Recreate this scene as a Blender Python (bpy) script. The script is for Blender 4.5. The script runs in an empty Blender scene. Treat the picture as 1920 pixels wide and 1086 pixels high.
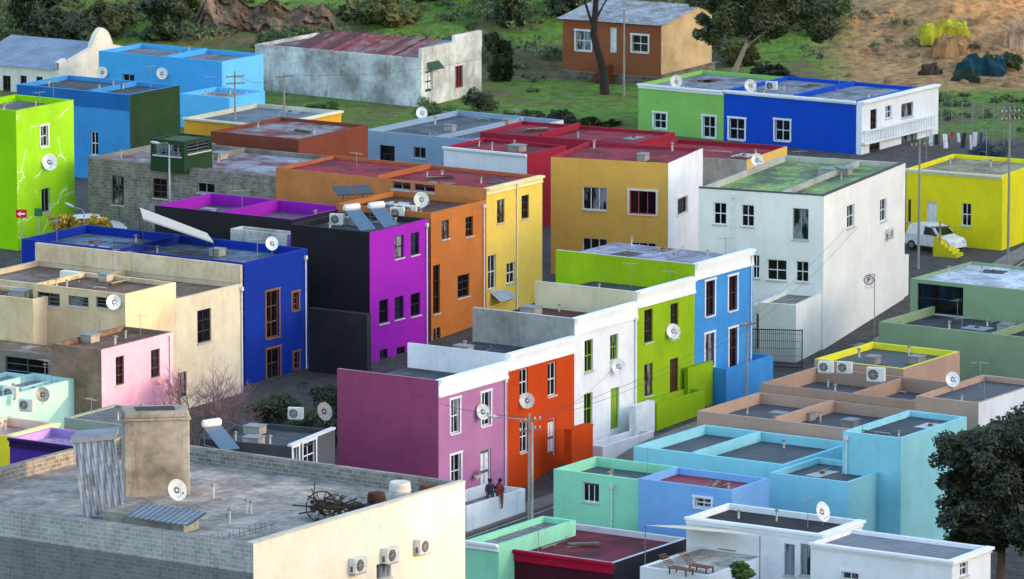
import bpy, math, random
from mathutils import Vector, Matrix, noise
random.seed(7)
S=bpy.context.scene; COL=S.collection
F=11550.0; PIT=math.radians(9.7); CAM=Vector((0,0,67))
FW=Vector((0,math.cos(PIT),-math.sin(PIT))); UP=Vector((0,math.sin(PIT),math.cos(PIT)))
def ray(px,py): return FW+Vector(((px-960)/F,0,0))+UP*((543-py)/F)
def at_y(px,py,D):
    d=ray(px,py); return CAM+d*(D/d.y)
def at_z(px,py,z):
    d=ray(px,py); return CAM+d*((z-67)/d.z)
def tab(t,T):
    if t<=T[0][0]: return T[0][1]
    for (a,b),(c,d) in zip(T,T[1:]):
        if t<=c: return b+(d-b)*(t-a)/(c-a)
    return T[-1][1]
GT=[(150,-12),(270,-6),(300,-3.6),(318,-2.4),(331,-2.1),(337,-1.9),(343,-.6),(352,-.2),(370,0),(395,1.5),(450,2.5),(475,3.2),(500,6),(540,16),(640,50),(900,140),(3000,200)]
SHADE_RIDGE=[(218,49),(223,34),(285,36),(310,49),(426,49),(438,29),(520,26)]  # crest of an unseen ridge, added to shade the town; dips admit sun
def sm(t): t=max(0,min(1,t)); return t*t*(3-2*t)
def g(x,y):
    z=tab(y,GT)
    z+=3.6*math.exp(-((x-37)/9)**2-((y-492)/9)**2)
    if x>70:
        r=tab(y,SHADE_RIDGE); z=z+(max(r,z)-z)*sm((x-80)/100)*(1-sm((x-184)/50))
    if y>460 and abs(x)<90:
        k=sm((y-460)/20); z+=noise.noise(Vector((x*.12,y*.12,0)))*.8*k+noise.noise(Vector((x*.45,y*.45,4)))*.35*k
    return z
# ---------- materials
MC={}
def lin(h):
    h=h.lstrip('#'); o=[]
    for i in (0,2,4):
        c=int(h[i:i+2],16)/255; o.append(c/12.92 if c<=.04045 else ((c+.055)/1.055)**2.4)
    return (*o,1)
def newmat(n):
    m=bpy.data.materials.new(n); m.use_nodes=True; nt=m.node_tree
    return m,nt,nt.nodes['Principled BSDF']
def N(nt,t,**k):
    n=nt.nodes.new(t)
    for a,b in k.items():
        if a in n.inputs.keys(): n.inputs[a].default_value=b
        else: setattr(n,a,b)
    return n
def ramp(nt,src,stops):
    r=nt.nodes.new('ShaderNodeValToRGB'); e=r.color_ramp.elements
    while len(e)<len(stops): e.new(.5)
    for el,(p,c) in zip(e,stops): el.position=p; el.color=c if len(c)==4 else (*c,1)
    nt.links.new(src,r.inputs[0]); return r.outputs[0]
def mul(nt,a,b,f=1,mode='MULTIPLY'):
    m=nt.nodes.new('ShaderNodeMix'); m.data_type='RGBA'; m.blend_type=mode
    m.inputs[0].default_value=f if not hasattr(f,'links') else 1
    if hasattr(f,'links'): nt.links.new(f,m.inputs[0])
    for s,i in ((a,6),(b,7)):
        if isinstance(s,tuple): m.inputs[i].default_value=s
        else: nt.links.new(s,m.inputs[i])
    return m.outputs[2]
def pos(nt,scale=(1,1,1),obj=False):
    if obj: src=nt.nodes.new('ShaderNodeTexCoord').outputs['Object']
    else: src=nt.nodes.new('ShaderNodeNewGeometry').outputs['Position']
    mp=nt.nodes.new('ShaderNodeMapping'); mp.inputs['Scale'].default_value=scale
    nt.links.new(src,mp.inputs[0]); return mp.outputs[0]
def noi(nt,vec,sc,det=4,rough=.6):
    n=N(nt,'ShaderNodeTexNoise'); n.inputs['Scale'].default_value=sc; n.inputs['Detail'].default_value=det; n.inputs['Roughness'].default_value=rough
    nt.links.new(vec,n.inputs[0]); return n.outputs[0]
def bump(nt,b,h,st,dist=.03):
    n=nt.nodes.new('ShaderNodeBump'); n.inputs['Strength'].default_value=st; n.inputs['Distance'].default_value=dist
    nt.links.new(h,n.inputs['Height']); nt.links.new(n.outputs[0],b.inputs['Normal'])
def P(hexc,dirt=.5,rough=.85):
    k=('P',hexc,dirt)
    if k in MC: return MC[k]
    m,nt,b=newmat('painted_plaster'); c=lin(hexc)
    p=pos(nt); n1=noi(nt,p,.4,6,.65)
    col=mul(nt,c,ramp(nt,n1,[(.35,(1-.3*dirt,1-.31*dirt,1-.32*dirt)),(.65,(1+.06*dirt,)*3)]))
    n2=noi(nt,pos(nt,(1.3,1.3,.22)),1.2,6,.7)
    col=mul(nt,col,ramp(nt,n2,[(.26,(.5,.48,.45)),(.46,(1,1,1))]),min(1,.5*dirt))
    n3=noi(nt,p,1.8,8,.75)
    col=mul(nt,col,ramp(nt,n3,[(.33,(.62,.6,.57)),(.44,(1,1,1))]),min(1,.6*dirt))
    sx=nt.nodes.new('ShaderNodeSeparateXYZ'); nt.links.new(pos(nt,(1,1,1),True),sx.inputs[0])
    ad=N(nt,'ShaderNodeMath',operation='MULTIPLY_ADD'); nt.links.new(n3,ad.inputs[0]); ad.inputs[1].default_value=1.4; nt.links.new(sx.outputs[2],ad.inputs[2])
    col=mul(nt,col,ramp(nt,ad.outputs[0],[(.0,(.6,.58,.55)),(1,(1,1,1))]),.45)
    nt.links.new(col,b.inputs['Base Color']); b.inputs['Roughness'].default_value=rough
    b.inputs['Specular IOR Level'].default_value=.2
    bump(nt,b,noi(nt,p,6,6),.35,.03); MC[k]=m; return m
def CORR(hexc,ax=0,rust=None,th=.5):
    k=('C',hexc,ax,rust)
    if k in MC: return MC[k]
    m,nt,b=newmat('corrugated_metal'); c=lin(hexc)
    w=N(nt,'ShaderNodeTexWave'); w.inputs['Scale'].default_value=1.0; w.bands_direction='X' if ax==0 else 'Y'
    w.inputs['Distortion'].default_value=0
    nt.links.new(pos(nt,(1,1,1),True),w.inputs[0])
    col=mul(nt,c,ramp(nt,w.outputs[1],[(0,(.55,.55,.55)),(.5,(1.05,)*3),(1,(1.2,)*3)]))
    n=noi(nt,pos(nt),.6,5,.7); col=mul(nt,col,ramp(nt,n,[(.3,(.65,.63,.61)),(.65,(1.1,1.1,1.1))]))
    if rust: 
        n2=noi(nt,pos(nt,(1,1,1)),.5,6,.75)
        col=mul(nt,col,lin(rust),ramp(nt,n2,[(th-.06,(0,0,0)),(th+.02,(1,1,1))]),'MIX')
        n4=noi(nt,pos(nt,(1,1,1)),1.3,6,.75); col=mul(nt,col,ramp(nt,n4,[(.35,(.5,.45,.43)),(.55,(1,1,1))]))
    nt.links.new(col,b.inputs['Base Color']); b.inputs['Roughness'].default_value=.6
    bump(nt,b,w.outputs[1],.8,.06); MC[k]=m; return m
def FELT(hexc,hex2=None,sc=.5):
    k=('F',hexc,hex2)
    if k in MC: return MC[k]
    m,nt,b=newmat('roof_coating'); c=lin(hexc); c2=lin(hex2) if hex2 else tuple(x*.6 for x in c[:3])+(1,)
    n=noi(nt,pos(nt),sc,8,.7); col=mul(nt,c2,c,ramp(nt,n,[(.42,(0,0,0)),(.55,(1,1,1))]),'MIX')
    n2=noi(nt,pos(nt),2.5,8,.8); col=mul(nt,col,ramp(nt,n2,[(.34,(.5,)*3),(.6,(1.15,)*3)]))
    w=N(nt,'ShaderNodeTexBrick'); w.inputs['Scale'].default_value=.5; w.inputs['Color1'].default_value=(1.1,1.1,1.1,1); w.inputs['Color2'].default_value=(.7,.7,.7,1); w.inputs['Mortar'].default_value=(.55,.55,.55,1); w.inputs['Mortar Size'].default_value=.012; w.inputs['Row Height'].default_value=.6;w.inputs['Brick Width'].default_value=2.7
    nt.links.new(pos(nt,(1,1,1),True),w.inputs[0]); col=mul(nt,col,w.outputs[0],.8)
    nt.links.new(col,b.inputs['Base Color']); b.inputs['Roughness'].default_value=.75; b.inputs['Specular IOR Level'].default_value=.3
    bump(nt,b,n2,.4,.03); MC[k]=m; return m
def BLOCK(c1,c2,mort,bw=.42,rh=.2,stain=.6):
    k=('B',c1,c2)
    if k in MC: return MC[k]
    m,nt,b=newmat('block_masonry')
    tc=nt.nodes.new('ShaderNodeTexCoord'); sx=nt.nodes.new('ShaderNodeSeparateXYZ'); nt.links.new(tc.outputs['Object'],sx.inputs[0])
    ad=N(nt,'ShaderNodeMath',operation='ADD'); nt.links.new(sx.outputs[0],ad.inputs[0]); nt.links.new(sx.outputs[1],ad.inputs[1])
    cb=nt.nodes.new('ShaderNodeCombineXYZ'); nt.links.new(ad.outputs[0],cb.inputs[0]); nt.links.new(sx.outputs[2],cb.inputs[1])
    w=N(nt,'ShaderNodeTexBrick'); w.inputs['Scale'].default_value=1; w.inputs['Color1'].default_value=lin(c1); w.inputs['Color2'].default_value=lin(c2); w.inputs['Mortar'].default_value=lin(mort)
    w.inputs['Mortar Size'].default_value=.014; w.inputs['Row Height'].default_value=rh; w.inputs['Brick Width'].default_value=bw
    nt.links.new(cb.outputs[0],w.inputs[0])
    n=noi(nt,pos(nt),.7,6,.7); col=mul(nt,w.outputs[0],ramp(nt,n,[(.3,(.55,.55,.55)),(.62,(1.15,1.13,1.1))]),stain)
    n=noi(nt,pos(nt,(2,2,.3)),2,5,.7); col=mul(nt,col,ramp(nt,n,[(.3,(.55,.55,.55)),(.5,(1,1,1))]),stain)
    nt.links.new(col,b.inputs['Base Color']); b.inputs['Roughness'].default_value=.92
    bump(nt,b,w.outputs[1],-.5,.03); MC[k]=m; return m
def FLAT(hexc,rough=.5,metal=0,name='paint'):
    k=('X',hexc,rough,metal)
    if k in MC: return MC[k]
    m,nt,b=newmat(name); n=noi(nt,pos(nt),5,4)
    col=mul(nt,lin(hexc),ramp(nt,n,[(.3,(.8,)*3),(.65,(1.05,)*3)]))
    nt.links.new(col,b.inputs['Base Color']); b.inputs['Roughness'].default_value=rough; b.inputs['Metallic'].default_value=metal
    MC[k]=m; return m
def GLASS(i):
    k=('G',i)
    if k in MC: return MC[k]
    m,nt,b=newmat('window_glass'); c=[('#0e1116','#222932'),('#181d24','#8a9098'),('#08090c','#16191e')][i]
    n=noi(nt,pos(nt,(1,1,.35)),1.7,3); col=ramp(nt,n,[(.45,lin(c[0])),(.6,lin(c[1]))])
    nt.links.new(col,b.inputs['Base Color']); b.inputs['Roughness'].default_value=.08; b.inputs['Specular IOR Level'].default_value=.35
    MC[k]=m; return m
def LEAF(c1,c2):
    k=('L',c1,c2)
    if k in MC: return MC[k]
    m,nt,b=newmat('foliage'); n=noi(nt,pos(nt),.9,3); n2=noi(nt,pos(nt),9,2)
    col=ramp(nt,n,[(.35,lin(c1)),(.65,lin(c2))]); col=mul(nt,col,ramp(nt,n2,[(.3,(.5,)*3),(.7,(1.4,)*3)]))
    nt.links.new(col,b.inputs['Base Color']); b.inputs['Roughness'].default_value=.6
    MC[k]=m; return m
def BARK(h='#5a4638'):
    return FLAT(h,.95,0,'bark')
# ---------- mesh builder
class MB:
    def __init__(s): s.v=[]; s.f=[]; s.m=[]; s.sm=[]
    def q(s,pts,m=0,smooth=False):
        i=len(s.v); s.v+= [tuple(p) for p in pts]; s.f.append(tuple(range(i,i+len(pts)))); s.m.append(m); s.sm.append(smooth)
    def box(s,a,b,m=0,tr=None):
        i=len(s.v); x0,y0,z0=a; x1,y1,z1=b
        vs=[(x0,y0,z0),(x1,y0,z0),(x1,y1,z0),(x0,y1,z0),(x0,y0,z1),(x1,y0,z1),(x1,y1,z1),(x0,y1,z1)]
        if tr: vs=[tr(*v) for v in vs]
        s.v+=[tuple(v) for v in vs]
        for f in ((0,3,2,1),(4,5,6,7),(0,1,5,4),(1,2,6,5),(2,3,7,6),(3,0,4,7)):
            s.f.append(tuple(i+k for k in f)); s.m.append(m); s.sm.append(False)
    def tube(s,path,rad,n=8,m=0,cap=True):
        path=[Vector(p) for p in path]
        if not hasattr(rad,'__len__'): rad=[rad]*len(path)
        rings=[]
        for k,p in enumerate(path):
            d=(path[min(k+1,len(path)-1)]-path[max(k-1,0)]).normalized()
            a=Vector((0,0,1)) if abs(d.z)<.9 else Vector((1,0,0))
            u=d.cross(a).normalized(); w=d.cross(u)
            i=len(s.v); rings.append(i)
            for j in range(n):
                t=2*math.pi*j/n; s.v.append(tuple(p+(u*math.cos(t)+w*math.sin(t))*rad[k]))
        for a,b in zip(rings,rings[1:]):
            for j in range(n):
                s.f.append((a+j,a+(j+1)%n,b+(j+1)%n,b+j)); s.m.append(m); s.sm.append(True)
        if cap:
            for r in (rings[0],rings[-1]): s.f.append(tuple(range(r,r+n))); s.m.append(m); s.sm.append(False)
    def obj(s,name,mats,parent=None,loc=(0,0,0),rot=None):
        me=bpy.data.meshes.new(name); me.from_pydata(s.v,[],s.f)
        for x in mats: me.materials.append(x)
        me.polygons.foreach_set('material_index',s.m); me.polygons.foreach_set('use_smooth',s.sm); me.update()
        o=bpy.data.objects.new(name,me); COL.objects.link(o)
        if parent: o.parent=parent
        o.location=loc
        if rot is not None: o.rotation_euler=rot
        return o
def empty(name,label,cat,loc,rz=0,group=None,rot=None):
    e=bpy.data.objects.new(name,None); COL.objects.link(e); e.location=loc; e.rotation_euler=rot or (0,0,rz)
    e.empty_display_size=.3; tag(e,label,cat,group); return e
def tag(o,label,cat,group=None):
    o['label']=label; o['category']=cat
    if group: o['group']=group
# ---------- buildings
WS={ # frame, surround, cols, rows
 'w':('#e6e8ea',None,2,2),'wt':('#e6e8ea','#eceef2',2,2),'br':('#4a2a1c',None,2,3),'bl':('#1b1a1e',None,1,2),
 'gr':('#8fae1c',None,2,2),'rt':('#6a2420','#eceef2',2,2),'or':('#7c4a32','#8c644a',2,3),'pk':('#c04a58','#e6d8d0',3,1),
 'w3':('#e6e8ea',None,3,1),'bt':('#5a2c26','#e8e4d8',1,2),'bs':('#9aa2aa',None,2,1),'gy':('#5b5f66',None,2,3)}
def lento(Pt,d,px):
    u=(px-960)/F; return (u*((Pt-CAM).dot(FW))-Pt.x)/(d.x-u*d.dot(FW))
class Bd: pass
def facefn(f):
    return (lambda s,o,z:(s,-o,z)) if f=='A' else (lambda s,o,z:(-o,s,z))
def gridwall(mb,tr,w,h,holes,m,dep=.18):
    xs=sorted({0,w}|{x for hh in holes for x in (hh[0],hh[2])}); zs=sorted({0,h}|{z for hh in holes for z in (hh[1],hh[3])})
    for x0,x1 in zip(xs,xs[1:]):
        for z0,z1 in zip(zs,zs[1:]):
            cx,cz=(x0+x1)/2,(z0+z1)/2
            if any(a<cx<c and b<cz<d for a,b,c,d in holes): continue
            mb.q([tr(x0,0,z0),tr(x1,0,z0),tr(x1,0,z1),tr(x0,0,z1)],m)
    for a,b,c,d in holes:
        mb.q([tr(a,0,b),tr(a,-dep,b),tr(a,-dep,d),tr(a,0,d)],m); mb.q([tr(c,0,b),tr(c,-dep,b),tr(c,-dep,d),tr(c,0,d)],m)
        mb.q([tr(a,0,b),tr(c,0,b),tr(c,-dep,b),tr(a,-dep,b)],m); mb.q([tr(a,0,d),tr(c,0,d),tr(c,-dep,d),tr(a,-dep,d)],m)
def hit(B,f,px,py):
    d=ray(px,py); o=B.Mi@CAM; dl=(B.Mi.to_3x3()@d)
    if f=='A': t=-o.y/dl.y; p=o+dl*t; return p.x,p.z
    t=-o.x/dl.x; p=o+dl*t; return p.y,p.z
def window(B,f,a,b,c,d,st,door=None):
    fc,su,cols,rows=WS[st]; tr=facefn(f); dep=.15; o0=tr(a,-dep,b); L=lambda s,o,z:tuple(Vector(tr(a+s,-dep+o,b+z))-Vector(o0))
    w,h=c-a,d-b
    mb=MB()
    if door: mb.box((.04,-.03,0),(w-.04,.0,h-.04),0,L); 
    else: mb.box((.03,-.03,.03),(w-.03,0,h-.03),0,L)
    wo=mb.obj('door' if door else 'window',[FLAT(door,.5) if door else GLASS(random.choice((0,0,1,2,2)))],B.e,o0)
    fr=MB(); t=.055
    fr.box((0,.004,0),(t,.06,h),0,L); fr.box((w-t,.004,0),(w,.06,h),0,L); fr.box((t,.004,h-t),(w-t,.06,h),0,L)
    if not door:
        fr.box((t,.004,0),(w-t,.06,t),0,L)
        for k in range(1,cols): x=w*k/cols; fr.box((x-.022,.006,t),(x+.022,.045,h-t),0,L)
        for k in range(1,rows):
            z=h*k/rows; q=.03 if k==rows//2 or rows==2 else .02; fr.box((t,.008,z-q),(w-t,.04,z+q),0,L)
    else:
        for (z0,z1) in ((.12,.45),(.52,.9)):
            for (x0,x1) in ((.12,.46),(.54,.88)): fr.box((w*x0,.003,h*z0),(w*x1,.02,h*z1),0,L)
    fr.obj('frame',[FLAT(fc,.5)],wo)
    si=MB(); si.box((-.06,dep-.05,-.08),(w+.06,dep+.08,-.003),0,L)
    if not door: si.obj('sill',[P(su or '#c9c9c4')],wo)
    if su:
        sr=MB(); q=.12
        sr.box((-q,dep+.003,-.003),(-.0,dep+.035,h),0,L); sr.box((w,dep+.003,-.003),(w+q,dep+.035,h),0,L); sr.box((-q-.04,dep+.003,h),(w+q+.04,dep+.05,h+q),0,L)
        sr.obj('surround',[P(su)],wo)
ALLB=[]
def bld(label,C,L,R,D,A,Bc,roof,th=33,base=None,par=.45,t=.2,inn=None,wins=(),wa=None,wb=None,cor=None,name='house',cat='house',opn=False,pipes=()):
    B=Bd(); r=math.radians(th); a=Vector((math.sin(r),math.cos(r),0)); b=Vector((-math.cos(r),math.sin(r),0))
    Pt=at_y(C[0],C[1],D); B.top=Pt.z
    wb=wb or lento(Pt,b,L); wa=(wa or lento(Pt,a,R))-.012
    if base is None:
        q=Pt+a*wa*.5+b*wb*.5; base=min(g(Pt.x,Pt.y),g(q.x,q.y))-.3
    elif base<1 and name in('house','garden_wall','terrace'): base=min(base,g(Pt.x,Pt.y)-.25)
    B.base=base; h=Pt.z-base
    B.M=Matrix.Translation((Pt.x,Pt.y,base))@Matrix.Rotation(math.pi/2-r,4,'Z'); B.Mi=B.M.inverted()
    B.e=empty(name,label,cat,(Pt.x,Pt.y,base),math.pi/2-r); B.wa=wa; B.wb=wb; B.h=h; B.a=a; B.b=b; B.P=Pt; B.opn=opn; B.par=par
    holes={'A':[],'B':[]}; wl=[]
    for wn in wins:
        f,x0,y0,x1,y1,st=wn[:6]; door=wn[6] if len(wn)>6 else None
        xm,ym=(x0+x1)/2,(y0+y1)/2
        s0=hit(B,f,x0,ym)[0]; s1=hit(B,f,x1,ym)[0]; z1=hit(B,f,xm,y0)[1]; z0=hit(B,f,xm,y1)[1]
        s0,s1=min(s0,s1),max(s0,s1); W=wa if f=='A' else wb
        s0=max(.12,s0); s1=min(W-.12,s1); z0=max(.1,z0); z1=min(h-.1,z1)
        if s1-s0<.15 or z1-z0<.15: continue
        holes[f].append((s0,z0,s1,z1)); wl.append((f,s0,z0,s1,z1,st,door))
    mb=MB(); gridwall(mb,facefn('A'),wa,h,holes['A'],0); gridwall(mb,facefn('B'),wb,h,holes['B'],1)
    zi=h-par; hb=zi if opn else h
    mb.q([(wa,0,0),(wa,wb,0),(wa,wb,hb),(wa,0,hb)],1); mb.q([(0,wb,0),(wa,wb,0),(wa,wb,hb),(0,wb,hb)],0)
    if opn:
        mb.q([(0,0,h),(wa,0,h),(wa,t,h),(t,t,h)],2); mb.q([(0,0,h),(t,t,h),(t,wb,h),(0,wb,h)],2)
        mb.q([(t,t,h),(wa,t,h),(wa,t,zi-.05),(t,t,zi-.05)],2); mb.q([(t,t,h),(t,wb,h),(t,wb,zi-.05),(t,t,zi-.05)],2)
        mb.q([(0,wb,h),(t,wb,h),(t,wb,zi-.05),(0,wb,zi-.05)],2); mb.q([(wa,0,h),(wa,t,h),(wa,t,zi-.05),(wa,0,zi-.05)],2)
    else:
        O=[(0,0),(wa,0),(wa,wb),(0,wb)]; I=[(t,t),(wa-t,t),(wa-t,wb-t),(t,wb-t)]
        for k in range(4):
            j=(k+1)%4
            mb.q([(*O[k],h),(*O[j],h),(*I[j],h),(*I[k],h)],2); mb.q([(*I[k],h),(*I[j],h),(*I[j],zi-.05),(*I[k],zi-.05)],2)
    mb.obj('wall',[A,Bc,inn or Bc],B.e); B.inn=inn or Bc
    rf=MB(); rf.box((t*.5,t*.5,-.12),(wa-(.004 if opn else t*.5),wb-(.004 if opn else t*.5),.0)); B.roof=rf.obj('roof',[roof],B.e,(0,0,zi)); B.zr=base+zi; B.zi=zi
    for w in wl: window(B,*w)
    if cor:
        faces,ch,cm=cor; cb=MB()
        for f in faces:
            tr=facefn(f); W=wa if f=='A' else wb; o_=0 if f=='B' or 'B' not in faces else 1
            for z0,z1,o in ((h-ch,h-ch*.86,.1),(h-ch*.86,h-ch*.3,.05),(h-ch*.3,h-.1,.13),(h-.1,h+.03,.22)):
                cb.box((-o*o_ if f=='A' else 0,.002,z0),(W,o,z1),0,tr)
            if f=='A': cb.box((0,-t-.03,h+.003),(W,.001,h+.029),0,tr)
        cb.obj('cornice',[cm],B.e)
    for f,px,py in pipes:
        s,_=hit(B,f,px,py); pm=MB(); tr=facefn(f); pm.tube([tr(s,.07,.1),tr(s,.07,zi-.1)],.045,6); pm.box((s-.1,.01,zi-.12),(s+.1,.16,zi+.1),0,tr); pm.obj('downpipe',[FLAT('#d6d7d8',.5)],B.e)
    if name=='house': ALLB.append(B)
    return B
def onroof(B,px,py): return at_z(px,py,B.zr)
def onface(B,f,px,py,out=0):
    s,z=hit(B,f,px,py); return B.M@Vector(facefn(f)(s,out,z))
# ---------- props
def make_dish():
    mb=MB(); n=24; rs=[0,.12,.24,.34,.42]; rings=[]
    for r in rs[1:]:
        i=len(mb.v); rings.append(i)
        for j in range(n):
            t=2*math.pi*j/n; mb.v.append((r*math.cos(t),-.5*r*r+.08,r*1.08*math.sin(t)))
    mb.v.append((0,.08,0)); c=len(mb.v)-1
    for j in range(n): mb.f.append((c,rings[0]+j,rings[0]+(j+1)%n)); mb.m.append(0); mb.sm.append(True)
    for a,b in zip(rings,rings[1:]):
        for j in range(n): mb.f.append((a+j,a+(j+1)%n,b+(j+1)%n,b+j)); mb.m.append(0); mb.sm.append(True)
    return mb
def dish(p,s=1.0,pole=.5,dark=False,yaw=.25,wall=False):
    lab='grey round satellite dish on a short mast' if dark else ('white satellite dish bracketed to a house wall' if wall else 'white satellite dish on a flat roof parapet')
    e=empty('satellite_dish',lab,'satellite dish',p-Vector((0,0,pole)),0,'satellite dishes on the houses')
    yaw+=random.uniform(-.3,.3)
    d=make_dish().obj('reflector',[FLAT('#7d7f82' if dark else random.choice(['#e4e4e6','#d8d6d0']),.45)],e,(0,0,pole),(-.35,0,yaw)); d.scale=(s,s,s)
    mb=MB(); mb.tube([(0,.12,0),(0,.12,pole-.02)],.025,6)
    mb.obj('mast',[FLAT('#8a8d90',.4,.5)],e)
    a=MB(); a.tube([(0,.05,-.38),(0,-.5,-.05)],.012,5); a.box((-.035,-.54,-.07),(.035,-.47,.01)); o=a.obj('feed_arm',[FLAT('#8a8d90',.4,.5)],e,(0,0,pole),(0,0,yaw)); o.scale=(s,s,s)
    return e
def ac(p,rz,s=1.0,lab='white air conditioning unit with a round fan grille'):
    e=empty('air_conditioner',lab,'air conditioner',p,rz,'air conditioning units on the houses')
    w,h,d=.84*s,.62*s,.32*s
    mb=MB(); mb.box((-w/2,-d,0),(w/2,0,h)); mb.box((-w/2-.01,-d*.6,h*.1),(-w/2-.001,-d*.2,h*.5),1)
    o=mb.obj('casing',[FLAT('#d9d8d4',.5),FLAT('#555a5e',.5)],e); bv=o.modifiers.new('b','BEVEL'); bv.width=.015; bv.segments=2
    mb=MB(); n=20; cx,cz,r=-w*.12,h*.5,h*.4
    for j in range(n):
        a0,a1=2*math.pi*j/n,2*math.pi*(j+1)/n
        mb.q([(cx,-d-.004,cz),(cx+r*math.cos(a0),-d-.004,cz+r*math.sin(a0)),(cx+r*math.cos(a1),-d-.004,cz+r*math.sin(a1))],0)
    for rr in (1,.7,.4):
        mb.tube([(cx+r*rr*math.cos(2*math.pi*j/n),-d-.012,cz+r*rr*math.sin(2*math.pi*j/n)) for j in range(n+1)],.009,4,1,False)
    for j in range(4):
        a0=math.pi*j/4; mb.tube([(cx-r*math.cos(a0),-d-.014,cz-r*math.sin(a0)),(cx+r*math.cos(a0),-d-.014,cz+r*math.sin(a0))],.008,4,1)
    mb.obj('fan_grille',[FLAT('#2a2c30',.6),FLAT('#c0c0bd',.5)],e)
    mb=MB(); mb.box((-w*.4,-d,-.06),(w*.4,-d*.8,-.002)); mb.obj('bracket',[FLAT('#8a8d90',.5)],e)
    return e
def rzA(B): return B.e.rotation_euler[2]
def rzB(B): return B.e.rotation_euler[2]-math.pi/2
def utility_pole(p,h,label='wooden utility pole with crossarm and insulators',rz=.4,arms=1):
    e=empty('utility_pole',label,'utility pole',p,rz,'utility poles along the streets')
    mb=MB(); mb.tube([(0,0,0),(0,0,h)],[.09,.06],10); mb.obj('pole',[FLAT('#8a8378',.9)],e)
    for k in range(arms):
        z=h-.4-.5*k; mb=MB(); mb.box((-.7,-.13,z),(.7,-.075,z+.08)); mb.obj('crossarm',[FLAT('#6b6257',.9)],e)
        for x in (-.62,-.3,.3,.62): mb=MB(); mb.tube([(x,-.1,z+.08),(x,-.1,z+.15),(x,-.1,z+.22)],[.025,.05,.03],6); mb.obj('insulator',[FLAT('#b8b4ac',.3)],e)
    return e
def street_lamp(p,h,armv=(-1.8,0,.3)):
    e=empty('street_lamp','slim grey street lamp with curved arm beside the road','street lamp',p)
    mb=MB(); mb.tube([(0,0,0),(0,0,h*.6),(0,0,h)],[.08,.06,.045],8); mb.obj('pole',[FLAT('#9a9fa3',.4,.3)],e)
    ax=Vector(armv); mb=MB(); mb.tube([(0,0,h-.05),Vector((0,0,h))+ax*.2+Vector((0,0,.12)),Vector((0,0,h))+ax],.03,6); mb.obj('arm',[FLAT('#9a9fa3',.4,.3)],e)
    mb=MB(); q=Vector((0,0,h))+ax; d=ax.normalized(); mb.tube([q-d*.05,q+d*.15,q+d*.5,q+d*.6],[.04,.1,.09,.03],8); mb.obj('lamp_head',[FLAT('#b9bdc0',.4)],e)
def leafcloud(mb,c,r,n,ls,flat=1):
    for _ in range(n):
        d=Vector((random.gauss(0,1),random.gauss(0,1),random.gauss(0,1))).normalized()*(r*random.random()**.45)
        p=c+Vector((d.x,d.y,d.z*flat)); u=Vector((random.gauss(0,1),random.gauss(0,1),random.gauss(0,.6))).normalized(); w=u.orthogonal().normalized()
        s=ls*random.uniform(.6,1.3); mb.q([p-u*s,p+w*s*.5,p+u*s,p-w*s*.5])
def tree(label,p,H,crown,nl,ls,c1,c2,name='tree',cat='tree',trunk=None,tr_r=.2,bark='#5a4638',fl=.8,core=0,group=None):
    e=empty(name,label,cat,p,0,group)
    mb=MB(); trunk=trunk or [(0,0,-.3),(.1,0,H*.4),(0,.1,H*.75)]
    mb.tube(trunk,[tr_r*(1-.6*k/(len(trunk)-1)) for k in range(len(trunk))],8); top=Vector(trunk[-1]); mid=Vector(trunk[len(trunk)//2])
    for (c,r) in crown[:10]:
        c=Vector(c); s=mid.lerp(top,random.random()); mb.tube([s,s.lerp(c,.5)+Vector((random.uniform(-.3,.3),0,.1)),c],[tr_r*.4,tr_r*.25,.03],6)
    mb.obj('trunk',[BARK(bark)],e)
    mb=MB()
    tot=sum(r*r for c,r in crown)
    for c,r in crown:
        c=Vector(c); n=int(nl*r*r/tot)
        if core: leafcloud(mb,c,r*.75,int(core*r*r/tot),ls*3,fl)
        for k in range(7):
            cc=c+Vector((random.gauss(0,1),random.gauss(0,1),random.gauss(0,.7)))*r*.42; leafcloud(mb,cc,r*.5,n//7,ls,fl)
    mb.obj('crown',[LEAF(c1,c2)],e); return e
def clumps(w,h,z0,n,r,d=None):
    d=d or w; o=[]
    for _ in range(n):
        t=random.random()*2*math.pi; q=random.random()**.5
        o.append(((math.cos(t)*q*w/2,math.sin(t)*q*d/2,z0+random.random()*h),r*random.uniform(.7,1.25)))
    return o
# ---------- palettes
W='#eceef2'
mW=P(W,.4); DK=FELT('#4c5158','#33373c'); CORD=CORR('#454b53',1); MAR=FELT('#961f36','#5c1622'); BRN=FELT('#73594a','#4c3d34')
def H(*a,**k): return bld(*a,**k)
# ===== foreground roof building
gyb=BLOCK('#aaa8a6','#949394','#c4c1be'); 
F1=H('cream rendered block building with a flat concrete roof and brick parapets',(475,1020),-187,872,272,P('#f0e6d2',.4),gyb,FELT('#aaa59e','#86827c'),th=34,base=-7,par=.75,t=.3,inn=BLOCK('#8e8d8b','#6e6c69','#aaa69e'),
  wins=[('A',706,1055,733,1086,'bs')],name='building',cat='building')
for x,y in ((665,1072),(725,1053),(787,1036)):
    p=onface(F1,'A',x,y,.02); ac(p,rzA(F1),1.15,'weathered beige air conditioning unit bolted to a cream wall')
mb=MB(); tr=facefn('B'); s,z=hit(F1,'B',200,1035); mb.box((.02,.003,0),(F1.wb-.02,.03,z),0,tr); mb.obj('plinth_band',[BLOCK('#737478','#66676b','#828385')],F1.e)
mb=MB(); mb.box((-.03,-.03,0),(F1.wa+.02,.33,.07)); mb.obj('coping',[P('#d6cfbf',.8)],F1.e,(0,0,F1.h+.002))
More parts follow.
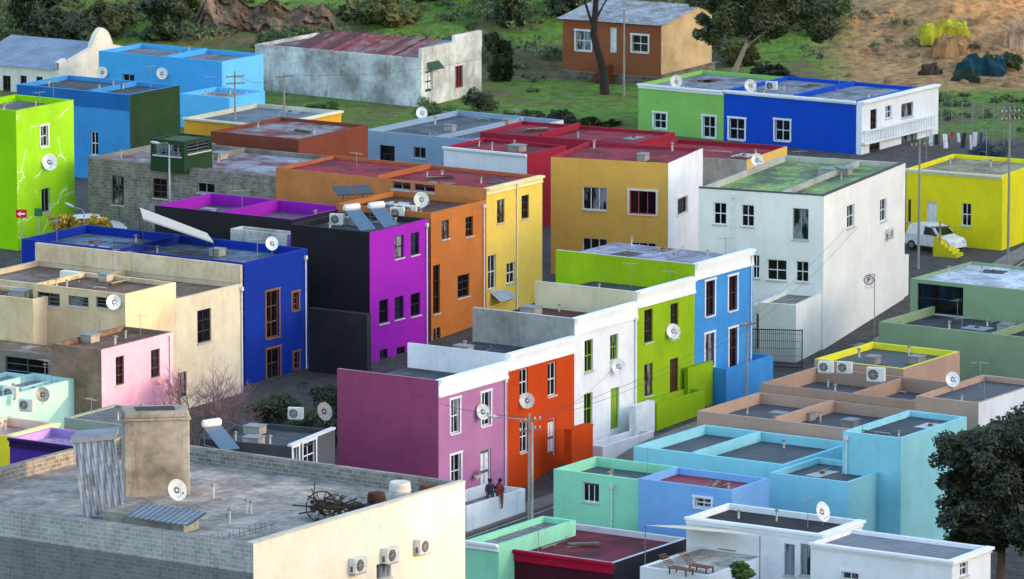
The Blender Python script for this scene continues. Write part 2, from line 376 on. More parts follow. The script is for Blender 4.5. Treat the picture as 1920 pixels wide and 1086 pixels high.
def tower():
    p=onroof(F1,234,932); e=empty('chimney_stack','massive weathered concrete chimney stack with a cap ledge','chimney',p,math.radians(8))
    h=at_y(234,775,p.y).z-p.z; w,d=3.1,1.9
    mb=MB(); mb.box((0,0,-.1),(w,d,h-.42)); mb.box((-.08,-.08,h-.42),(w+.08,d+.08,h-.28)); mb.box((0,0,h-.28),(w,d,h)); 
    o=mb.obj('shaft',[P('#a29e96',2.0)],e); bv=o.modifiers.new('b','BEVEL'); bv.width=.05; bv.segments=2
    mb=MB(); mb.box((w*.2,d*.25,h),(w*.8,d*.75,h+.03)); mb.obj('flue_opening',[FLAT('#2a2826',.9)],e)
tower()
def leanto():
    p=onroof(F1,157,978); q=at_y(236,943,p.y+1.3); e=empty('lean_to_shelter','blue grey corrugated metal lean-to shelter against the chimney','shelter',p,0)
    TL=at_y(137,832,p.y+.5)-p; TR=at_y(215,824,p.y+1.6)-p; BL=Vector((0,0,0)); BR=q-p
    mb=MB(); n=40; nn=Vector((.1,-1,.2)).normalized()
    for k in range(n):
        o0=nn*.022*math.cos(k*2.1); o1=nn*.022*math.cos((k+1)*2.1)
        mb.q([BL.lerp(BR,k/n)+o0,BL.lerp(BR,(k+1)/n)+o1,TL.lerp(TR,(k+1)/n)+o1,TL.lerp(TR,k/n)+o0])
    mb.obj('wall_sheeting',[CORR('#8492a6',0,'#6b7480',.56)],e)
    bk=Vector((.1,1.6,0)); mb=MB(); mb.q([BL,BL+bk,TL+bk,TL]); mb.obj('end_wall',[P('#7e7c78',1.3)],e)
    mb=MB(); u=Vector((0,0,.3)); c=[TL+nn*.15-Vector((.1,0,0)),TR+nn*.15+Vector((.05,0,0)),TR+bk,TL+bk]; mb.q([x+u for x in c]); mb.q(c)
    for i in range(4): j=(i+1)%4; mb.q([c[i],c[j],c[j]+u,c[i]+u])
    mb.obj('top_flashing',[P('#8a94a2',1)],e)
    e2=empty('roof_hatch','low rendered roof hatch with sloping metal sheet','roof hatch',onroof(F1,268,992),rzB(F1)); mb=MB(); mb.box((-2.6,.35,0),(2.1,1.5,.5)); mb.obj('upstand',[P('#a39d90',1.5)],e2)
    mb=MB(); a=[(-1.0,.0,.5),(2.6,.0,.5),(2.6,1.5,.85),(-1.0,1.5,.85)]; mb.q(a); mb.q([(x,y,z-.06) for x,y,z in a]); mb.q([a[0],a[1],(2.6,0,.44),(-1.0,0,.44)]); mb.obj('sheet',[CORR('#77828f',0)],e2)
leanto()
dish(onroof(F1,333,958)+Vector((0,0,1.0)),1.15,1.0)
def vent(p,h,s=1):
    e=empty('vent_pipe','short pale vent pipe with a capped top on the roof','vent pipe',p,0,'roof vent pipes'); mb=MB(); mb.tube([(0,0,0),(0,0,h*.8)],.05*s,8); mb.obj('pipe',[FLAT('#b8b2a6',.6)],e); mb=MB(); mb.tube([(0,0,h*.8),(0,0,h*.85),(0,0,h)],[.1*s,.13*s,.05*s],8); mb.obj('cap',[FLAT('#8b8478',.6)],e)
for x,y,h in ((400,935,.75),(431,982,.8),(462,962,.7),(471,965,.7),(345,988,.5)): vent(onroof(F1,x,y),h)
def wheelmesh(r):
    mb=MB(); n=24
    for rr,q in ((r,.035),(r*.18,.05)): mb.tube([(rr*math.cos(2*math.pi*j/n),0,rr*math.sin(2*math.pi*j/n)) for j in range(n+1)],q,6,0,False)
    for j in range(10):
        t=2*math.pi*j/10; mb.tube([(0,0,0),(r*math.cos(t),0,r*math.sin(t))],.022,5)
    return mb
def cart():
    p=onroof(F1,635,972); e=empty('wooden_cart','old dark broken wooden cart with spoked wheels on the roof','cart',p,.2)
    wd=FLAT('#33271f',.9)
    wheelmesh(.72).obj('wheel',[wd],e,(-.9,-.5,.7)); wheelmesh(.6).obj('wheel',[wd],e,(-.3,.5,.55),(.5,0,.4)); wheelmesh(.42).obj('wheel',[wd],e,(.8,-.45,.4),(-.35,0,.2))
    mb=MB(); rr=random.Random(3)
    for y in (-.35,-.1,.15,.35): mb.box((-1.3,y-.06,.52),(1.1+rr.uniform(-.4,.3),y+.06,.6))
    mb.box((-1.3,-.45,.4),(-1.15,.45,.51)); mb.box((.9,-.45,.4),(1.0,.45,.51))
    for k in range(60):
        a=Vector((rr.uniform(-1.3,1.3),rr.uniform(-.5,.5),rr.uniform(.05,.9))); mb.tube([a,a+Vector((rr.uniform(-1,1),rr.uniform(-.5,.5),rr.uniform(-.3,.5)))],rr.uniform(.018,.05),5)
    mb.tube([(-1.2,0,.7),(-1.15,-.2,1.8)],.03,6); mb.tube([(-1.0,.1,.7),(-1.3,-.1,1.5)],.025,6)
    mb.obj('cart_bed',[wd],e)
cart()
def barrel(px,py,r,h,col,lab,lid=None):
    p=onroof(F1,px,py); e=empty('barrel',lab,'barrel',p); mb=MB(); mb.tube([(0,0,0),(0,0,h*.1),(0,0,h*.5),(0,0,h*.9),(0,0,h)],[r*.92,r,r*1.04,r,r*.92],16)
    mb.obj('drum',[P(col,1.3)],e); mb=MB()
    for z in (.33,.66): mb.tube([(r*1.05*math.cos(2*math.pi*j/16),r*1.05*math.sin(2*math.pi*j/16),h*z) for j in range(17)],.02,5,0,False)
    mb.obj('hoops',[FLAT(lid or col,.7)],e)
barrel(750,948,.5,1.15,'#c9c7c2','pale plastic water drum on the roof'); barrel(706,955,.42,.8,'#4a2c22','rusty brown oil drum on the roof'); barrel(802,935,.38,.7,'#6a4636','rusty metal drum beside the parapet'); barrel(688,966,.3,.5,'#3a2a22','small dark drum on the roof'); barrel(724,962,.28,.55,'#5c3828','small rusty drum on the roof')
e=empty('spiked_railing','row of low rusty spiked roof security railing','railing',onroof(F1,468,1006),rzA(F1)-.05)
for k in range(14): mb=MB(); mb.tube([(-3.+k*.38,.3,0),(-3.+k*.38+random.uniform(-.15,.15),.3,.4)],.014,4); mb.obj('spike',[FLAT('#3c342e',.8)],e)
mb=MB(); mb.tube([(-3.1,.3,.15),(2.3,.3,.18)],.015,4); mb.obj('rail',[FLAT('#3c342e',.8)],e)
# ===== bottom-left cluster
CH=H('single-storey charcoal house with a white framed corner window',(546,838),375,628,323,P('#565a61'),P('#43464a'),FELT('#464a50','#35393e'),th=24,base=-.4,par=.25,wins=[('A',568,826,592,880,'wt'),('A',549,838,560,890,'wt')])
mb=MB(); mb.box((.0,-.05,0),(CH.wa,.22,.12)); mb.obj('coping',[P('#e0e2e6')],CH.e,(0,0,CH.h+.002))
dish(onroof(CH,609,795)+Vector((0,0,.7)),1.15,.7,True,.6); ac(onroof(CH,556,784),-.2,1)
H('small purple house with a dark purple cornice and lilac roof',(145,838),18,222,317,P('#4a2a78'),P('#4a2a8a'),FELT('#b9a4c8','#8f7fb8'),base=-.6,inn=P('#a58ac8'),cor=('AB',.45,P('#2a1650')))
H('yellow house with a pale pink parapet',(15,818),-80,108,323,P('#ecdc2c'),P('#ecdc2c'),FELT('#c0a0a0'),inn=P('#e0c0b0'),base=-.4,cor=('A',.25,P('#e6e0a0')),wins=[('A',40,850,60,872,'w')])
TQ=H('pale turquoise flat-roofed house with cluttered roof',(-10,748),-90,142,333,P('#a8dcd8'),P('#a8d0cc'),FELT('#94979a','#66696e'),base=-.4)
H('pale turquoise rooftop room with small window',(40,728),-60,112,337,P('#a8dcd8'),P('#a8d0cc'),FELT('#8c9096'),base=3,par=.2,name='roof_room',cat='roof room')
dish(onroof(TQ,80,760)+Vector((0,0,.6)),.95,.6,True,.6); ac(onroof(TQ,22,752)+Vector((0,0,.2)),-.3); ac(onroof(TQ,52,768),-.3)
H('low grey corrugated roof between the small houses',(250,800),120,345,326,P('#9aa8a0'),P('#8a9a94'),CORR('#5f666e',1,'#6e5a50',.56),base=-.4,par=.1,wins=[])
PK=H('light pink house front with brown bare side wall',(190,656),95,325,338,P('#eaaecb'),P('#8c7462',1.8),BRN,base=-.3,par=.25,wins=[('A',217,668,233,722,'br'),('A',283,655,300,708,'br')],pipes=[('A',318,700)])
H('grey corrugated roofed shed with open front',(98,668),-60,150,345,P('#8a8078',1),P('#857c74',1),CORR('#a8acb2',1,'#7a6450'),base=-.3,par=.05,name='shed',cat='shed',wins=[('B',10,672,90,712,'gy')])
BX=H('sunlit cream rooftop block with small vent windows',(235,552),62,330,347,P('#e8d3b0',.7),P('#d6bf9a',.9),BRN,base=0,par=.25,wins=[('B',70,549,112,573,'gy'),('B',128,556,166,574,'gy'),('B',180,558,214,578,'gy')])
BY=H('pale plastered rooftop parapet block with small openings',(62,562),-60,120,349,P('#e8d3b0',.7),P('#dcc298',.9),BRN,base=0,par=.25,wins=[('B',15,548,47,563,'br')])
dish(onface(BX,'B',219,565,.3),1.0,.3)
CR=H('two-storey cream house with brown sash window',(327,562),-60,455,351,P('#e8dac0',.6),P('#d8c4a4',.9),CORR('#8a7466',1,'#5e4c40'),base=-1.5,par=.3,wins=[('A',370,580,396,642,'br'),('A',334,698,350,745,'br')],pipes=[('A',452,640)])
mb=MB(); mb.box((CR.wa-.25,0,CR.h+.003),(CR.wa+.0,CR.wb,CR.h+1.1)); mb.obj('firewall_parapet',[P('#e6ccaa',1.0)],CR.e)
H('long white roof light box on cream house',(290,528),112,300,354,P('#e9e4d8'),P('#e9e4d8'),FELT('#e0dcd6'),base=5,par=.05,name='roof_lantern',cat='roof lantern')
NV=H('deep navy blue house with flat terrace roof',(458,494),40,577,359,P('#0c3198',.5),P('#0c2f96',.5),FELT('#6c7f96','#3e4b5c',.3),base=-2,par=.5,wins=[('A',499,545,523,633,'or'),('A',548,548,560,582,'or'),('A',500,653,525,738,'or'),('A',550,660,561,692,'or')],pipes=[('A',572,600)])
dish(onroof(NV,510,478)+Vector((0,0,.7)),.95,.7)
H('pale blue rooftop skylight cover',(330,486),235,372,366,P('#8ea4c0'),P('#8ea4c0'),FELT('#a4b6cc','#8497b0'),base=4.5,par=.05,name='skylight',cat='skylight')
e=empty('balustrade','dark metal balustrade along a roof terrace','railing',onroof(NV,285,492),rzB(NV)); mb=MB()
for k in range(46): mb.tube([(-2.8+k*.12,0,0),(-2.8+k*.12,0,.95)],.014,4)
mb.tube([(-2.85,0,.1),(2.65,0,.1)],.02,6); mb.obj('balusters',[FLAT('#2a2d33',.5)],e); mb=MB(); mb.tube([(-2.85,0,.97),(2.65,0,.97)],.03,6); mb.obj('handrail',[FLAT('#2a2d33',.5)],e)
H('low navy roof terrace wall block',(210,466),42,235,368,P('#12318c'),P('#12318c'),FELT('#5c5a3a','#6d5c3c'),base=2,par=.2)
e=empty('roof_canopy','tilted pale metal canopy on thin posts above a terrace','canopy',at_y(330,452,368))
a0=at_y(262,392,371);a1=at_y(388,440,368);a2=at_y(400,456,364);a3=at_y(268,412,366); ol=e.location
mb=MB(); up=Vector((0,0,.1))
for u in (Vector(),up): mb.q([a0-ol+u,a1-ol+u,a2-ol+u,a3-ol+u])
mb.q([a3-ol,a2-ol,a2-ol+up,a3-ol+up]); mb.obj('sheet',[FLAT('#c9c2b8',.6)],e)
for q in (a0,a1,a2,a3): mb=MB(); mb.tube([q-ol,(q.x-ol.x,q.y-ol.y,6.6-ol.z)],.03,5); mb.obj('post',[FLAT('#5a5d60',.5)],e)
# purple / black
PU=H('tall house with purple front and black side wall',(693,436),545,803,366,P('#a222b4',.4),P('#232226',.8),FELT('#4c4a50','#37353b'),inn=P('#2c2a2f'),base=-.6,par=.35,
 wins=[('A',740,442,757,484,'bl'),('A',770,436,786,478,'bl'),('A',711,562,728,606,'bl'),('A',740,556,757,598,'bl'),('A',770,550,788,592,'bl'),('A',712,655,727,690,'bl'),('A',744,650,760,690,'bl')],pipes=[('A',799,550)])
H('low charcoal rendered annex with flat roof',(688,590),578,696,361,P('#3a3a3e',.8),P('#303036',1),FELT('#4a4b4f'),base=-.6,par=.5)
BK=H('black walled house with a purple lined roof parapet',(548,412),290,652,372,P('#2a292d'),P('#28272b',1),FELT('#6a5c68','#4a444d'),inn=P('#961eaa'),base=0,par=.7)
H('weathered white rooftop wall block',(538,440),432,560,370,P('#d2d0ca',1.4),P('#d2d0ca',2),FELT('#6a6068'),base=5,par=.2,name='roof_wall',cat='wall')
def solar(p,rz=.65,tilt=33,sc=.9):
    e=empty('solar_water_heater','roof solar water heater with white tank and blue panel','solar water heater',p,rz,'solar water heaters on a roof'); e.scale=(sc,sc,sc)
    mb=MB(); mb.box((-.65,-1.15,-.03),(.65,1.15,.02)); mb.obj('panel',[FLAT('#4f6b86',.12)],e,(0,0,.55),(math.radians(tilt),0,0))
    mb=MB(); mb.tube([(-.62,1.0,1.3),(-.56,1.0,1.3),(.56,1.0,1.3),(.62,1.0,1.3)],[.18,.25,.25,.18],16); mb.obj('tank',[FLAT('#e3e3e2',.3)],e)
    mb=MB()
    for x in (-.5,.5):
        mb.tube([(x,1.05,0),(x,1.05,1.1)],.025,5); mb.tube([(x,-.9,0),(x,-.9,.1)],.025,5); mb.tube([(x,1.05,0),(x,-.9,.0)],.025,5)
    mb.box((-.55,1.02,.5),(.55,1.06,.55)); mb.obj('stand',[FLAT('#8a8d90',.5)],e)
solar(at_z(676,428,PU.zr)); solar(at_z(722,424,PU.zr)); solar(onroof(CH,415,838),.65,30)
e=empty('tilted_roof_panels','pair of dark tilted glass panels on a roof frame','roof panel',at_z(672,385,PU.zr),.3)
for k in (0,1):
    mb=MB(); mb.box((-.55,-.7,0),(.55,.7,.04)); mb.obj('panel',[FLAT('#1c2430',.15)],e,(-.9+k*1.25,.3,.9),(.25,.0,0))
    mb=MB(); mb.tube([(-.9+k*1.25,.3,0),(-.9+k*1.25,.3,.9)],.04,6); mb.obj('post',[FLAT('#5a5d60',.5)],e)
for x,y in ((747,408),(770,404),(634,420),(755,402)): ac(at_z(x,y,PU.zr+.05),-.3,1.05)
dish(at_z(790,400,PU.zr)+Vector((0,0,.85)),1.1,.85)
# orange, yellow
H('orange ochre rendered house with small dark windows',(808,400),800,912,372.3,P('#c47438',.5),P('#b87138'),FELT('#5c3832','#452a26'),base=-.4,par=.3,wb=7,wins=[('A',828,413,842,448,'br'),('A',873,406,887,443,'br'),('A',858,515,880,557,'br'),('A',812,497,825,588,'br'),('A',812,615,826,640,'br')],pipes=[('A',906,500)])
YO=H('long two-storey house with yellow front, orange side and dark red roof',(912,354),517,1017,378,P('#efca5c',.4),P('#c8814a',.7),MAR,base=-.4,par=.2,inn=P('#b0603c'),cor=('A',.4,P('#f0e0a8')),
 wins=[('A',932,374,946,418,'br'),('A',978,366,992,410,'br'),('A',950,492,966,531,'w'),('A',915,478,930,542,'w'),('B',735,334,770,356,'bs'),('B',775,338,815,360,'bs')],pipes=[('A',968,560)])
e=empty('entrance_awning','small grey corrugated awning above a side door','awning',onface(YO,'A',934,560,.02),rzA(YO)); mb=MB(); mb.q([(-.9,0,.5),(.9,0,.5),(1.0,-.8,0),(-1.0,-.8,0)]); mb.obj('sheet',[CORR('#aab4c2',0)],e)
for x in (-.9,.9): mb=MB(); mb.tube([(x,-.75,0),(x,0,-.3)],.025,5); mb.obj('bracket',[FLAT('#5a5d60')],e)
GU=H('unplastered grey block house with old brown windows',(548,334),165,700,392,P('#85817a',1.5),BLOCK('#8b8781','#6e6a64','#9a958c',.4,.2,.95),FELT('#98a0aa','#7a424c',.3),base=0,par=.3,inn=P('#8a867e',1.5),wins=[('B',210,330,232,384,'br'),('B',287,335,313,372,'br'),('B',370,343,402,362,'bs')])
SH=H('dark green rooftop shed with mesh sides',(345,266),282,398,396,P('#243f28'),P('#243f28'),FELT('#3c543c'),base=GU.zr-.05,par=.1,name='roof_shed',cat='shed',wins=[('B',288,270,340,292,'gy'),('A',352,266,394,285,'gy')])
H('brown roofed low house with brick red parapet',(560,262),395,690,405,P('#7a4030'),P('#7a4030'),FELT('#8a929a','#7a3a3a',.3),base=1.5,par=.2)
OC=H('ochre yellow apartment house with white side wall',(1253,306),1033,1318,388,mW,P('#dca850',.4),MAR,th=20,base=0,par=.2,
 wins=[('B',1092,351,1138,394,'w3'),('B',1180,358,1230,402,'pk'),('B',1092,447,1138,488,'w3'),('B',1182,455,1230,490,'w3'),('A',1270,370,1288,400,'bt')],inn=P('#9a2a3c'))
H('cream topped rear wing with dark red roof',(1400,300),1190,1476,396,P('#e6be6c'),P('#c4beb6',1.5),MAR,th=25,base=1,par=.25,inn=P('#8c2030'))
H('white rooftop stair head on the ochre house',(1172,300),1148,1188,392,mW,mW,MAR,th=20,base=7,par=.1,name='stair_head',cat='roof room')
H('dark red roofed house with red parapets',(1190,270),900,1266,412,P('#9a2036'),P('#9a2036'),MAR,th=28,base=1,par=.2)
H('low white house with dark red roof',(988,290),832,1062,405,P('#9a2036'),mW,MAR,base=1,par=.2,inn=P('#9a2036'),cor=('B',.2,mW))
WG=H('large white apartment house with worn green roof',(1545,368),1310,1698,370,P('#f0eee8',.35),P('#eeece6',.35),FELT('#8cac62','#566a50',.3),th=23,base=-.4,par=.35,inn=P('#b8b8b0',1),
 wins=[('B',1338,380,1362,421,'w'),('B',1390,384,1414,425,'w'),('B',1486,391,1516,450,'bs'),('B',1438,487,1475,526,'w'),('B',1492,490,1516,529,'w'),('B',1411,478,1424,522,'w'),('A',1588,384,1602,427,'w'),('A',1650,373,1662,415,'w')],pipes=[('B',1375,500)])
mb=MB(); mb.box((-.02,-.02,0),(WG.wa+.02,.24,.08)); mb.box((-.02,.24,0),(.24,WG.wb,.08)); mb.obj('coping',[P('#55585a')],WG.e,(0,0,WG.h+.002))
ac(onface(WG,'A',1664,445,.02),rzA(WG),.9); dish(at_z(1420,318,WG.zr)+Vector((0,0,.6)),1,.6)
WX=H('tall white boundary wall along the street beside an apartment house',(1493,572),1486,1704,366,P('#f0eee8',.4),P('#e6e4de',.4),FELT('#8a8884'),th=23,base=-.4,par=.2,wb=2.4,name='garden_wall',cat='garden wall',wins=[('A',1565,576,1577,592,'gy')])
H('white ground floor extension with two grey doors',(1488,578),1408,1540,368,P('#e6e4de',.5),P('#e0ded8',.6),FELT('#8a8884'),th=23,base=-.4,par=.2,wins=[('B',1418,590,1440,655,'gy','#6c7075'),('B',1452,592,1476,655,'gy','#a8a8a4')])
e=empty('driveway_gate','dark metal mesh driveway gate beside a white wall','gate',at_z(1455,690,0),-.15); mb=MB()
for k in range(26): mb.tube([(-1.5+k*.12,0,0),(-1.5+k*.12,0,2.3)],.018,4)
for k in range(5): mb.tube([(-1.5,0,.3+k*.45),(1.5,0,.3+k*.45)],.012,4)
mb.obj('bars',[FLAT('#2c2f33',.6)],e); mb=MB(); mb.box((-1.56,-.03,0),(-1.51,.03,2.4)); mb.box((1.55,-.03,0),(1.6,.03,2.4)); mb.box((-1.51,-.03,2.3),(1.55,.03,2.36)); mb.box((-1.51,-.03,.05),(1.55,.03,.1)); mb.obj('gate_frame',[FLAT('#2c2f33',.6)],e)
# ===== ROW
rth=33; P0=at_y(822,712,330); ra=Vector((math.sin(math.radians(rth)),math.cos(math.radians(rth)),0))
def rowD(px): return P0.y+lento(P0,ra,px)*ra.y
cw=P('#f2f4f8',.35)
rows=[('mauve pink terraced house with white cornice',822,952,714,632,'#b87aa6','#9a466c',[('A',845,748,862,812,'wt'),('A',903,735,920,798,'wt'),('A',845,852,864,915,'wt'),('A',901,842,921,925,'w','#5a6470')],DK,1.0),
('burnt orange terraced house with white cornice',952,1077,665,764,'#c8450e','#e4e8ee',[('A',974,692,990,742,'w'),('A',1027,680,1043,742,'w'),('A',975,790,990,848,'w'),('A',1027,785,1042,856,'w','#a03c18')],DK,.95),
('white terraced house with lime green windows',1077,1195,598,886,'#ecf0f6','#a2a19f',[('A',1096,637,1112,697,'gr'),('A',1144,627,1159,675,'gr'),('A',1095,737,1111,797,'gr'),('A',1145,727,1161,805,'gr','#7fae3c')],FELT('#5a302c','#4a3834'),.95),
('lime green terraced house with brown windows',1195,1303,548,1003,'#94b814','#d8ccaa',[('A',1208,580,1224,642,'br'),('A',1257,569,1272,635,'br'),('A',1208,682,1224,742,'br'),('A',1256,672,1272,750,'br','#3c2018')],DK,.9),
('sky blue terraced house with red brown windows',1303,1412,496,1042,'#4494da','#98ba12',[('A',1323,526,1340,592,'rt'),('A',1366,517,1382,582,'rt'),('A',1322,625,1339,688,'rt'),('A',1367,615,1382,692,'rt')],FELT('#a0a2b4','#7c7f8e'),.45)]
RB=[]
for lab,x0,x1,py,Lx,ca,cb_,wi,rf,pr in rows:
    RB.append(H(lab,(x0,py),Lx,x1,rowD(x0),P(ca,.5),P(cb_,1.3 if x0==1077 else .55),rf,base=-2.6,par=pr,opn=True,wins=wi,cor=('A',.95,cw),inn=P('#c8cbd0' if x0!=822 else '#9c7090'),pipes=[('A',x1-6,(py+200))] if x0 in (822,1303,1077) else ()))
for i,(x,y) in enumerate(((896,771),(978,750),(1150,686),(1253,620))): 
    dish(onface(RB[i],'A',x,y,.35),1.0,.25,False,.3,True)
e=empty('hanging_basket','small hanging flower basket on a pink wall','flower basket',onface(RB[0],'A',887,892,.25)); mb=MB(); mb.tube([(0,0,-.2),(0,0,-.1),(0,0,.05)],[.05,.17,.2],10); mb.obj('basket',[FLAT('#d8d4cc',.8)],e); mb=MB(); leafcloud(mb,Vector((0,0,.15)),.25,120,.05); mb.obj('flowers',[LEAF('#2a4018','#c0708c')],e)
def yard(label,C,L,R,D,col,par=1.1,**k):
    return H(label,C,L,R,D,P(col,.6),P(col,.6),FELT('#8a8680','#6f6b66'),par=par,t=.16,name='garden_wall',cat='garden wall',**k)
YD=yard('white rendered front yard wall of the pink house',(875,950),800,985,326,'#ecf0f6',.65,base=-1)
yard('burnt orange wall stub between two front yards',(1072,806),1058,1112,337.3,'#c8450e',.3,base=-.4)
yard('white front yard wall of the white house',(1130,838),1095,1226,340,'#ecf0f6',.9,base=-.4)
yard('white gate post block in a front yard wall',(1192,762),1180,1228,344.5,'#ecf0f6',.1,base=-.4)
yard('lime green stepped front yard wall',(1232,758),1197,1322,346.5,'#94b814',base=-.4)
yard('tall lime green entrance wall block',(1290,690),1283,1337,351,'#8cb012',base=-.4)
yard('sky blue front yard wall',(1362,692),1310,1450,353,'#4494da',base=-.4)
# ===== right-bottom
mint='#98e0bd'; aq='#92d4e2'; tp='#b99a88'
MT=H('mint green single-storey house',(1197,900),1038,1275,314.5,P(mint,.4),P(mint,.4),CORD,base=-1.5,par=.5,wins=[('B',1092,905,1123,942,'w3')],pipes=[('B',1148,950)])
BP=H('pastel blue house with red roof',(1372,920),1197,1443,311,P('#80b2e8',.4),P('#80b2e8',.4),CORR('#8e2234',1),base=-2,par=.35,wins=[('B',1303,934,1333,952,'wt')])
MR=H('low house with crimson cornice and dark red roof',(1150,1056),935,1290,303,P('#3a3438'),P('#4a1626'),FELT('#7a1c30','#521422'),base=-3.5,par=.3,inn=P('#d8d4d8'),cor=('B',.55,P('#b8123c')))
H('mint green boundary house wall',(935,1022),872,1080,305,P(mint),P(mint),FELT('#8a8a88'),base=-3.5,par=.3,cor=('B',.35,cw))
WB=H('white house with black flat roof and patio doors',(1540,1002),1287,1617,300,mW,mW,FELT('#2c2a2c','#1c1b1d'),base=-3.2,par=.3,cor=('AB',.3,cw),wins=[('B',1345,1030,1380,1078,'bs'),('B',1305,1035,1325,1080,'w'),('B',1470,1020,1490,1080,'bs'),('B',1500,1020,1520,1080,'bs'),('A',1560,1000,1590,1040,'w')])
dish(onroof(WB,1543,985)+Vector((0,0,.7)),1.15,.7,False,.5)
WC=H('white house with grey corrugated roof',(1785,1052),1520,1858,292,mW,mW,CORR('#7c828b',0),base=-4,par=.2,cor=('AB',.25,cw),wins=[('B',1578,1073,1610,1100,'wt'),('A',1800,1050,1815,1080,'w')])
AQ=H('tall aqua blue rendered house block',(1690,822),1580,1813,318,P(aq,.4),P(aq,.4),DK,base=-1,par=.3,wins=[],pipes=[('B',1588,900)])
AR=H('long aqua blue house with recessed grey roof',(1470,872),1188,1600,320.5,P(aq,.4),P(aq,.4),CORD,base=-1,par=.5)
AS=H('aqua walled house with dark corrugated roof',(1590,905),1442,1680,316,P(aq,.4),P(aq,.4),CORD,base=-1,par=.3)
T1=H('taupe house with recessed corrugated roof',(1602,806),1307,1716,328,P(tp,.4),P(tp,.4),CORD,base=-.6,par=.6)
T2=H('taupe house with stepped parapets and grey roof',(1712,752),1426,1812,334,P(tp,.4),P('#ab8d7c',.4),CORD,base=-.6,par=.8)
T3=H('taupe flat roofed house beside trees',(1835,756),1717,1960,327,P('#e0e6ee'),P(tp,.4),CORD,base=-.6,par=.3,wins=[('A',1853,790,1872,845,'w')])
YB=H('house with yellow edged parapet and grey corrugated roof',(1694,692),1527,1800,343.5,P(tp,.4),P(tp),CORD,base=-.4,par=.35,inn=P('#f0e640'))
for x,y in ((1550,697),(1585,698)): ac(at_y(x,y,338.5),-.3,1.0)
ac(at_y(1644,713,336),-.3,1.2); dish(onroof(T3,1786,735)+Vector((0,0,.7)),.95,.7)
sgc='#96ac86'
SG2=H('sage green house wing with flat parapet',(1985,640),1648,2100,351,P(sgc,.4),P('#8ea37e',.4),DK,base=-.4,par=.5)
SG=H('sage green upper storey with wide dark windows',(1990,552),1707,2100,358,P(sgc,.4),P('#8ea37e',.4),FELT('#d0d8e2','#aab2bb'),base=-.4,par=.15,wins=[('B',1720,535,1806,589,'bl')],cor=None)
YR=H('bright yellow house with white cornice band',(1880,330),1700,1965,398,P('#ecde20',.4),P('#ecde20',.4),FELT('#a0967a'),th=28,base=.8,par=.25,cor=('B',.25,P('#e8e6c0')),
 wins=[('B',1737,378,1757,442,'w','#d8dad8'),('B',1803,381,1821,424,'w'),('B',1700,374,1708,416,'br')])
e=empty('entrance_steps','yellow rendered steps climbing to a white door','steps',at_y(1762,478,397),rzB(YR)); mb=MB()
for k in range(6): mb.box((k*.28,-1.1,-.6),((k+1)*.28,0,1.3-k*.2))
mb.obj('treads',[P('#d8cc2a',.7)],e)
wh=H('white house with upper balcony',(1616,192),1606,1760,436,mW,mW,FELT('#9a9ea4','#5f5650'),base=1.8,par=.3,wins=[('A',1632,205,1644,245,'br'),('A',1660,198,1672,222,'w'),('A',1690,193,1712,220,'bs'),('A',1630,265,1650,290,'br'),('A',1690,250,1720,280,'bs')],cor=('A',.2,cw))
L1=wh.M@Vector((0,wh.wb,0))
bc=H('cobalt blue house with white window surrounds',(1605,190.5),1358,1640,L1.y,P('#0b48bc',.4),P('#0b48bc',.4),FELT('#8a929c','#666e78'),base=1.8,par=.25,wa=9,cor=('B',.22,cw),wins=[('B',1367,222,1396,262,'wt'),('B',1453,225,1481,264,'wt')])
L2=bc.M@Vector((0,bc.wb,0))
gc=H('soft green house with white window surrounds',(1357,171),1197,1400,L2.y,P('#8abf62',.4),P('#8abf62',.4),FELT('#8a929c','#666e78'),base=1.8,par=.25,wa=9,cor=('B',.3,cw),wins=[('B',1226,212,1249,241,'wt'),('B',1318,218,1341,258,'wt')])
mb=MB(); tr=facefn('A'); s0,z0=hit(wh,'A',1640,262); we=wh.wa-.9
mb.box((.02,.02,z0-.15),(we,.32,z0),0,tr)
for i in range(28):
    s=.05+(we-.2)*i/27; mb.box((s,.22,z0),(s+.08,.29,z0+.75),0,tr)
mb.box((.02,.2,z0+.75),(we,.32,z0+.87),0,tr); mb.obj('balcony',[mW],wh.e)
for B_,x,y in ((gc,1268,168),(bc,1407,176)): dish(onroof(B_,x,y)+Vector((0,0,.6)),1.05,.6)
ac(onroof(bc,1448,168),-.4)
# top centre
GB=H('grey blue single-storey house with slate grey roof',(885,263),683,1057,425,P('#d6d9de'),P('#8fa6be',.4),FELT('#626a74','#474f58'),base=1.2,par=.35,wins=[('B',712,273,740,306,'bl'),('B',775,276,798,297,'bs')])
dish(onroof(GB,791,225)+Vector((0,0,.5)),1,.5)
OR_=H('orange yellow low house behind a parapet',(505,236),345,640,437,P('#efae34'),P('#efae34'),FELT('#74818c','#59656d'),base=1.2,par=.3,inn=P('#d0ccb8'),cor=('AB',.15,P('#f0e8c8')))
LB2=H('bright sky blue lower parapet block',(430,184),338,497,446,P('#62bcf4',.35),P('#62bcf4',.35),FELT('#a0a4a8'),base=1.5,par=.3)
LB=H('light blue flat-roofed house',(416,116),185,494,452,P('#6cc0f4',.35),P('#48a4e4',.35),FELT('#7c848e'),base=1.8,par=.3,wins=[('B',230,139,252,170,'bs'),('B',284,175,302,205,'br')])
dish(onface(LB,'B',196,135,.3),1.0,.3,False,.25,True); dish(onface(LB,'B',308,137,.3),1.0,.3,False,.25,True)
MBL=H('mid blue house with dark green end wall',(243,178),32,337,424,P('#264228',.7),P('#4090d0',.4),FELT('#4c5054'),base=1,par=.3,wins=[('B',170,247,184,291,'w')])
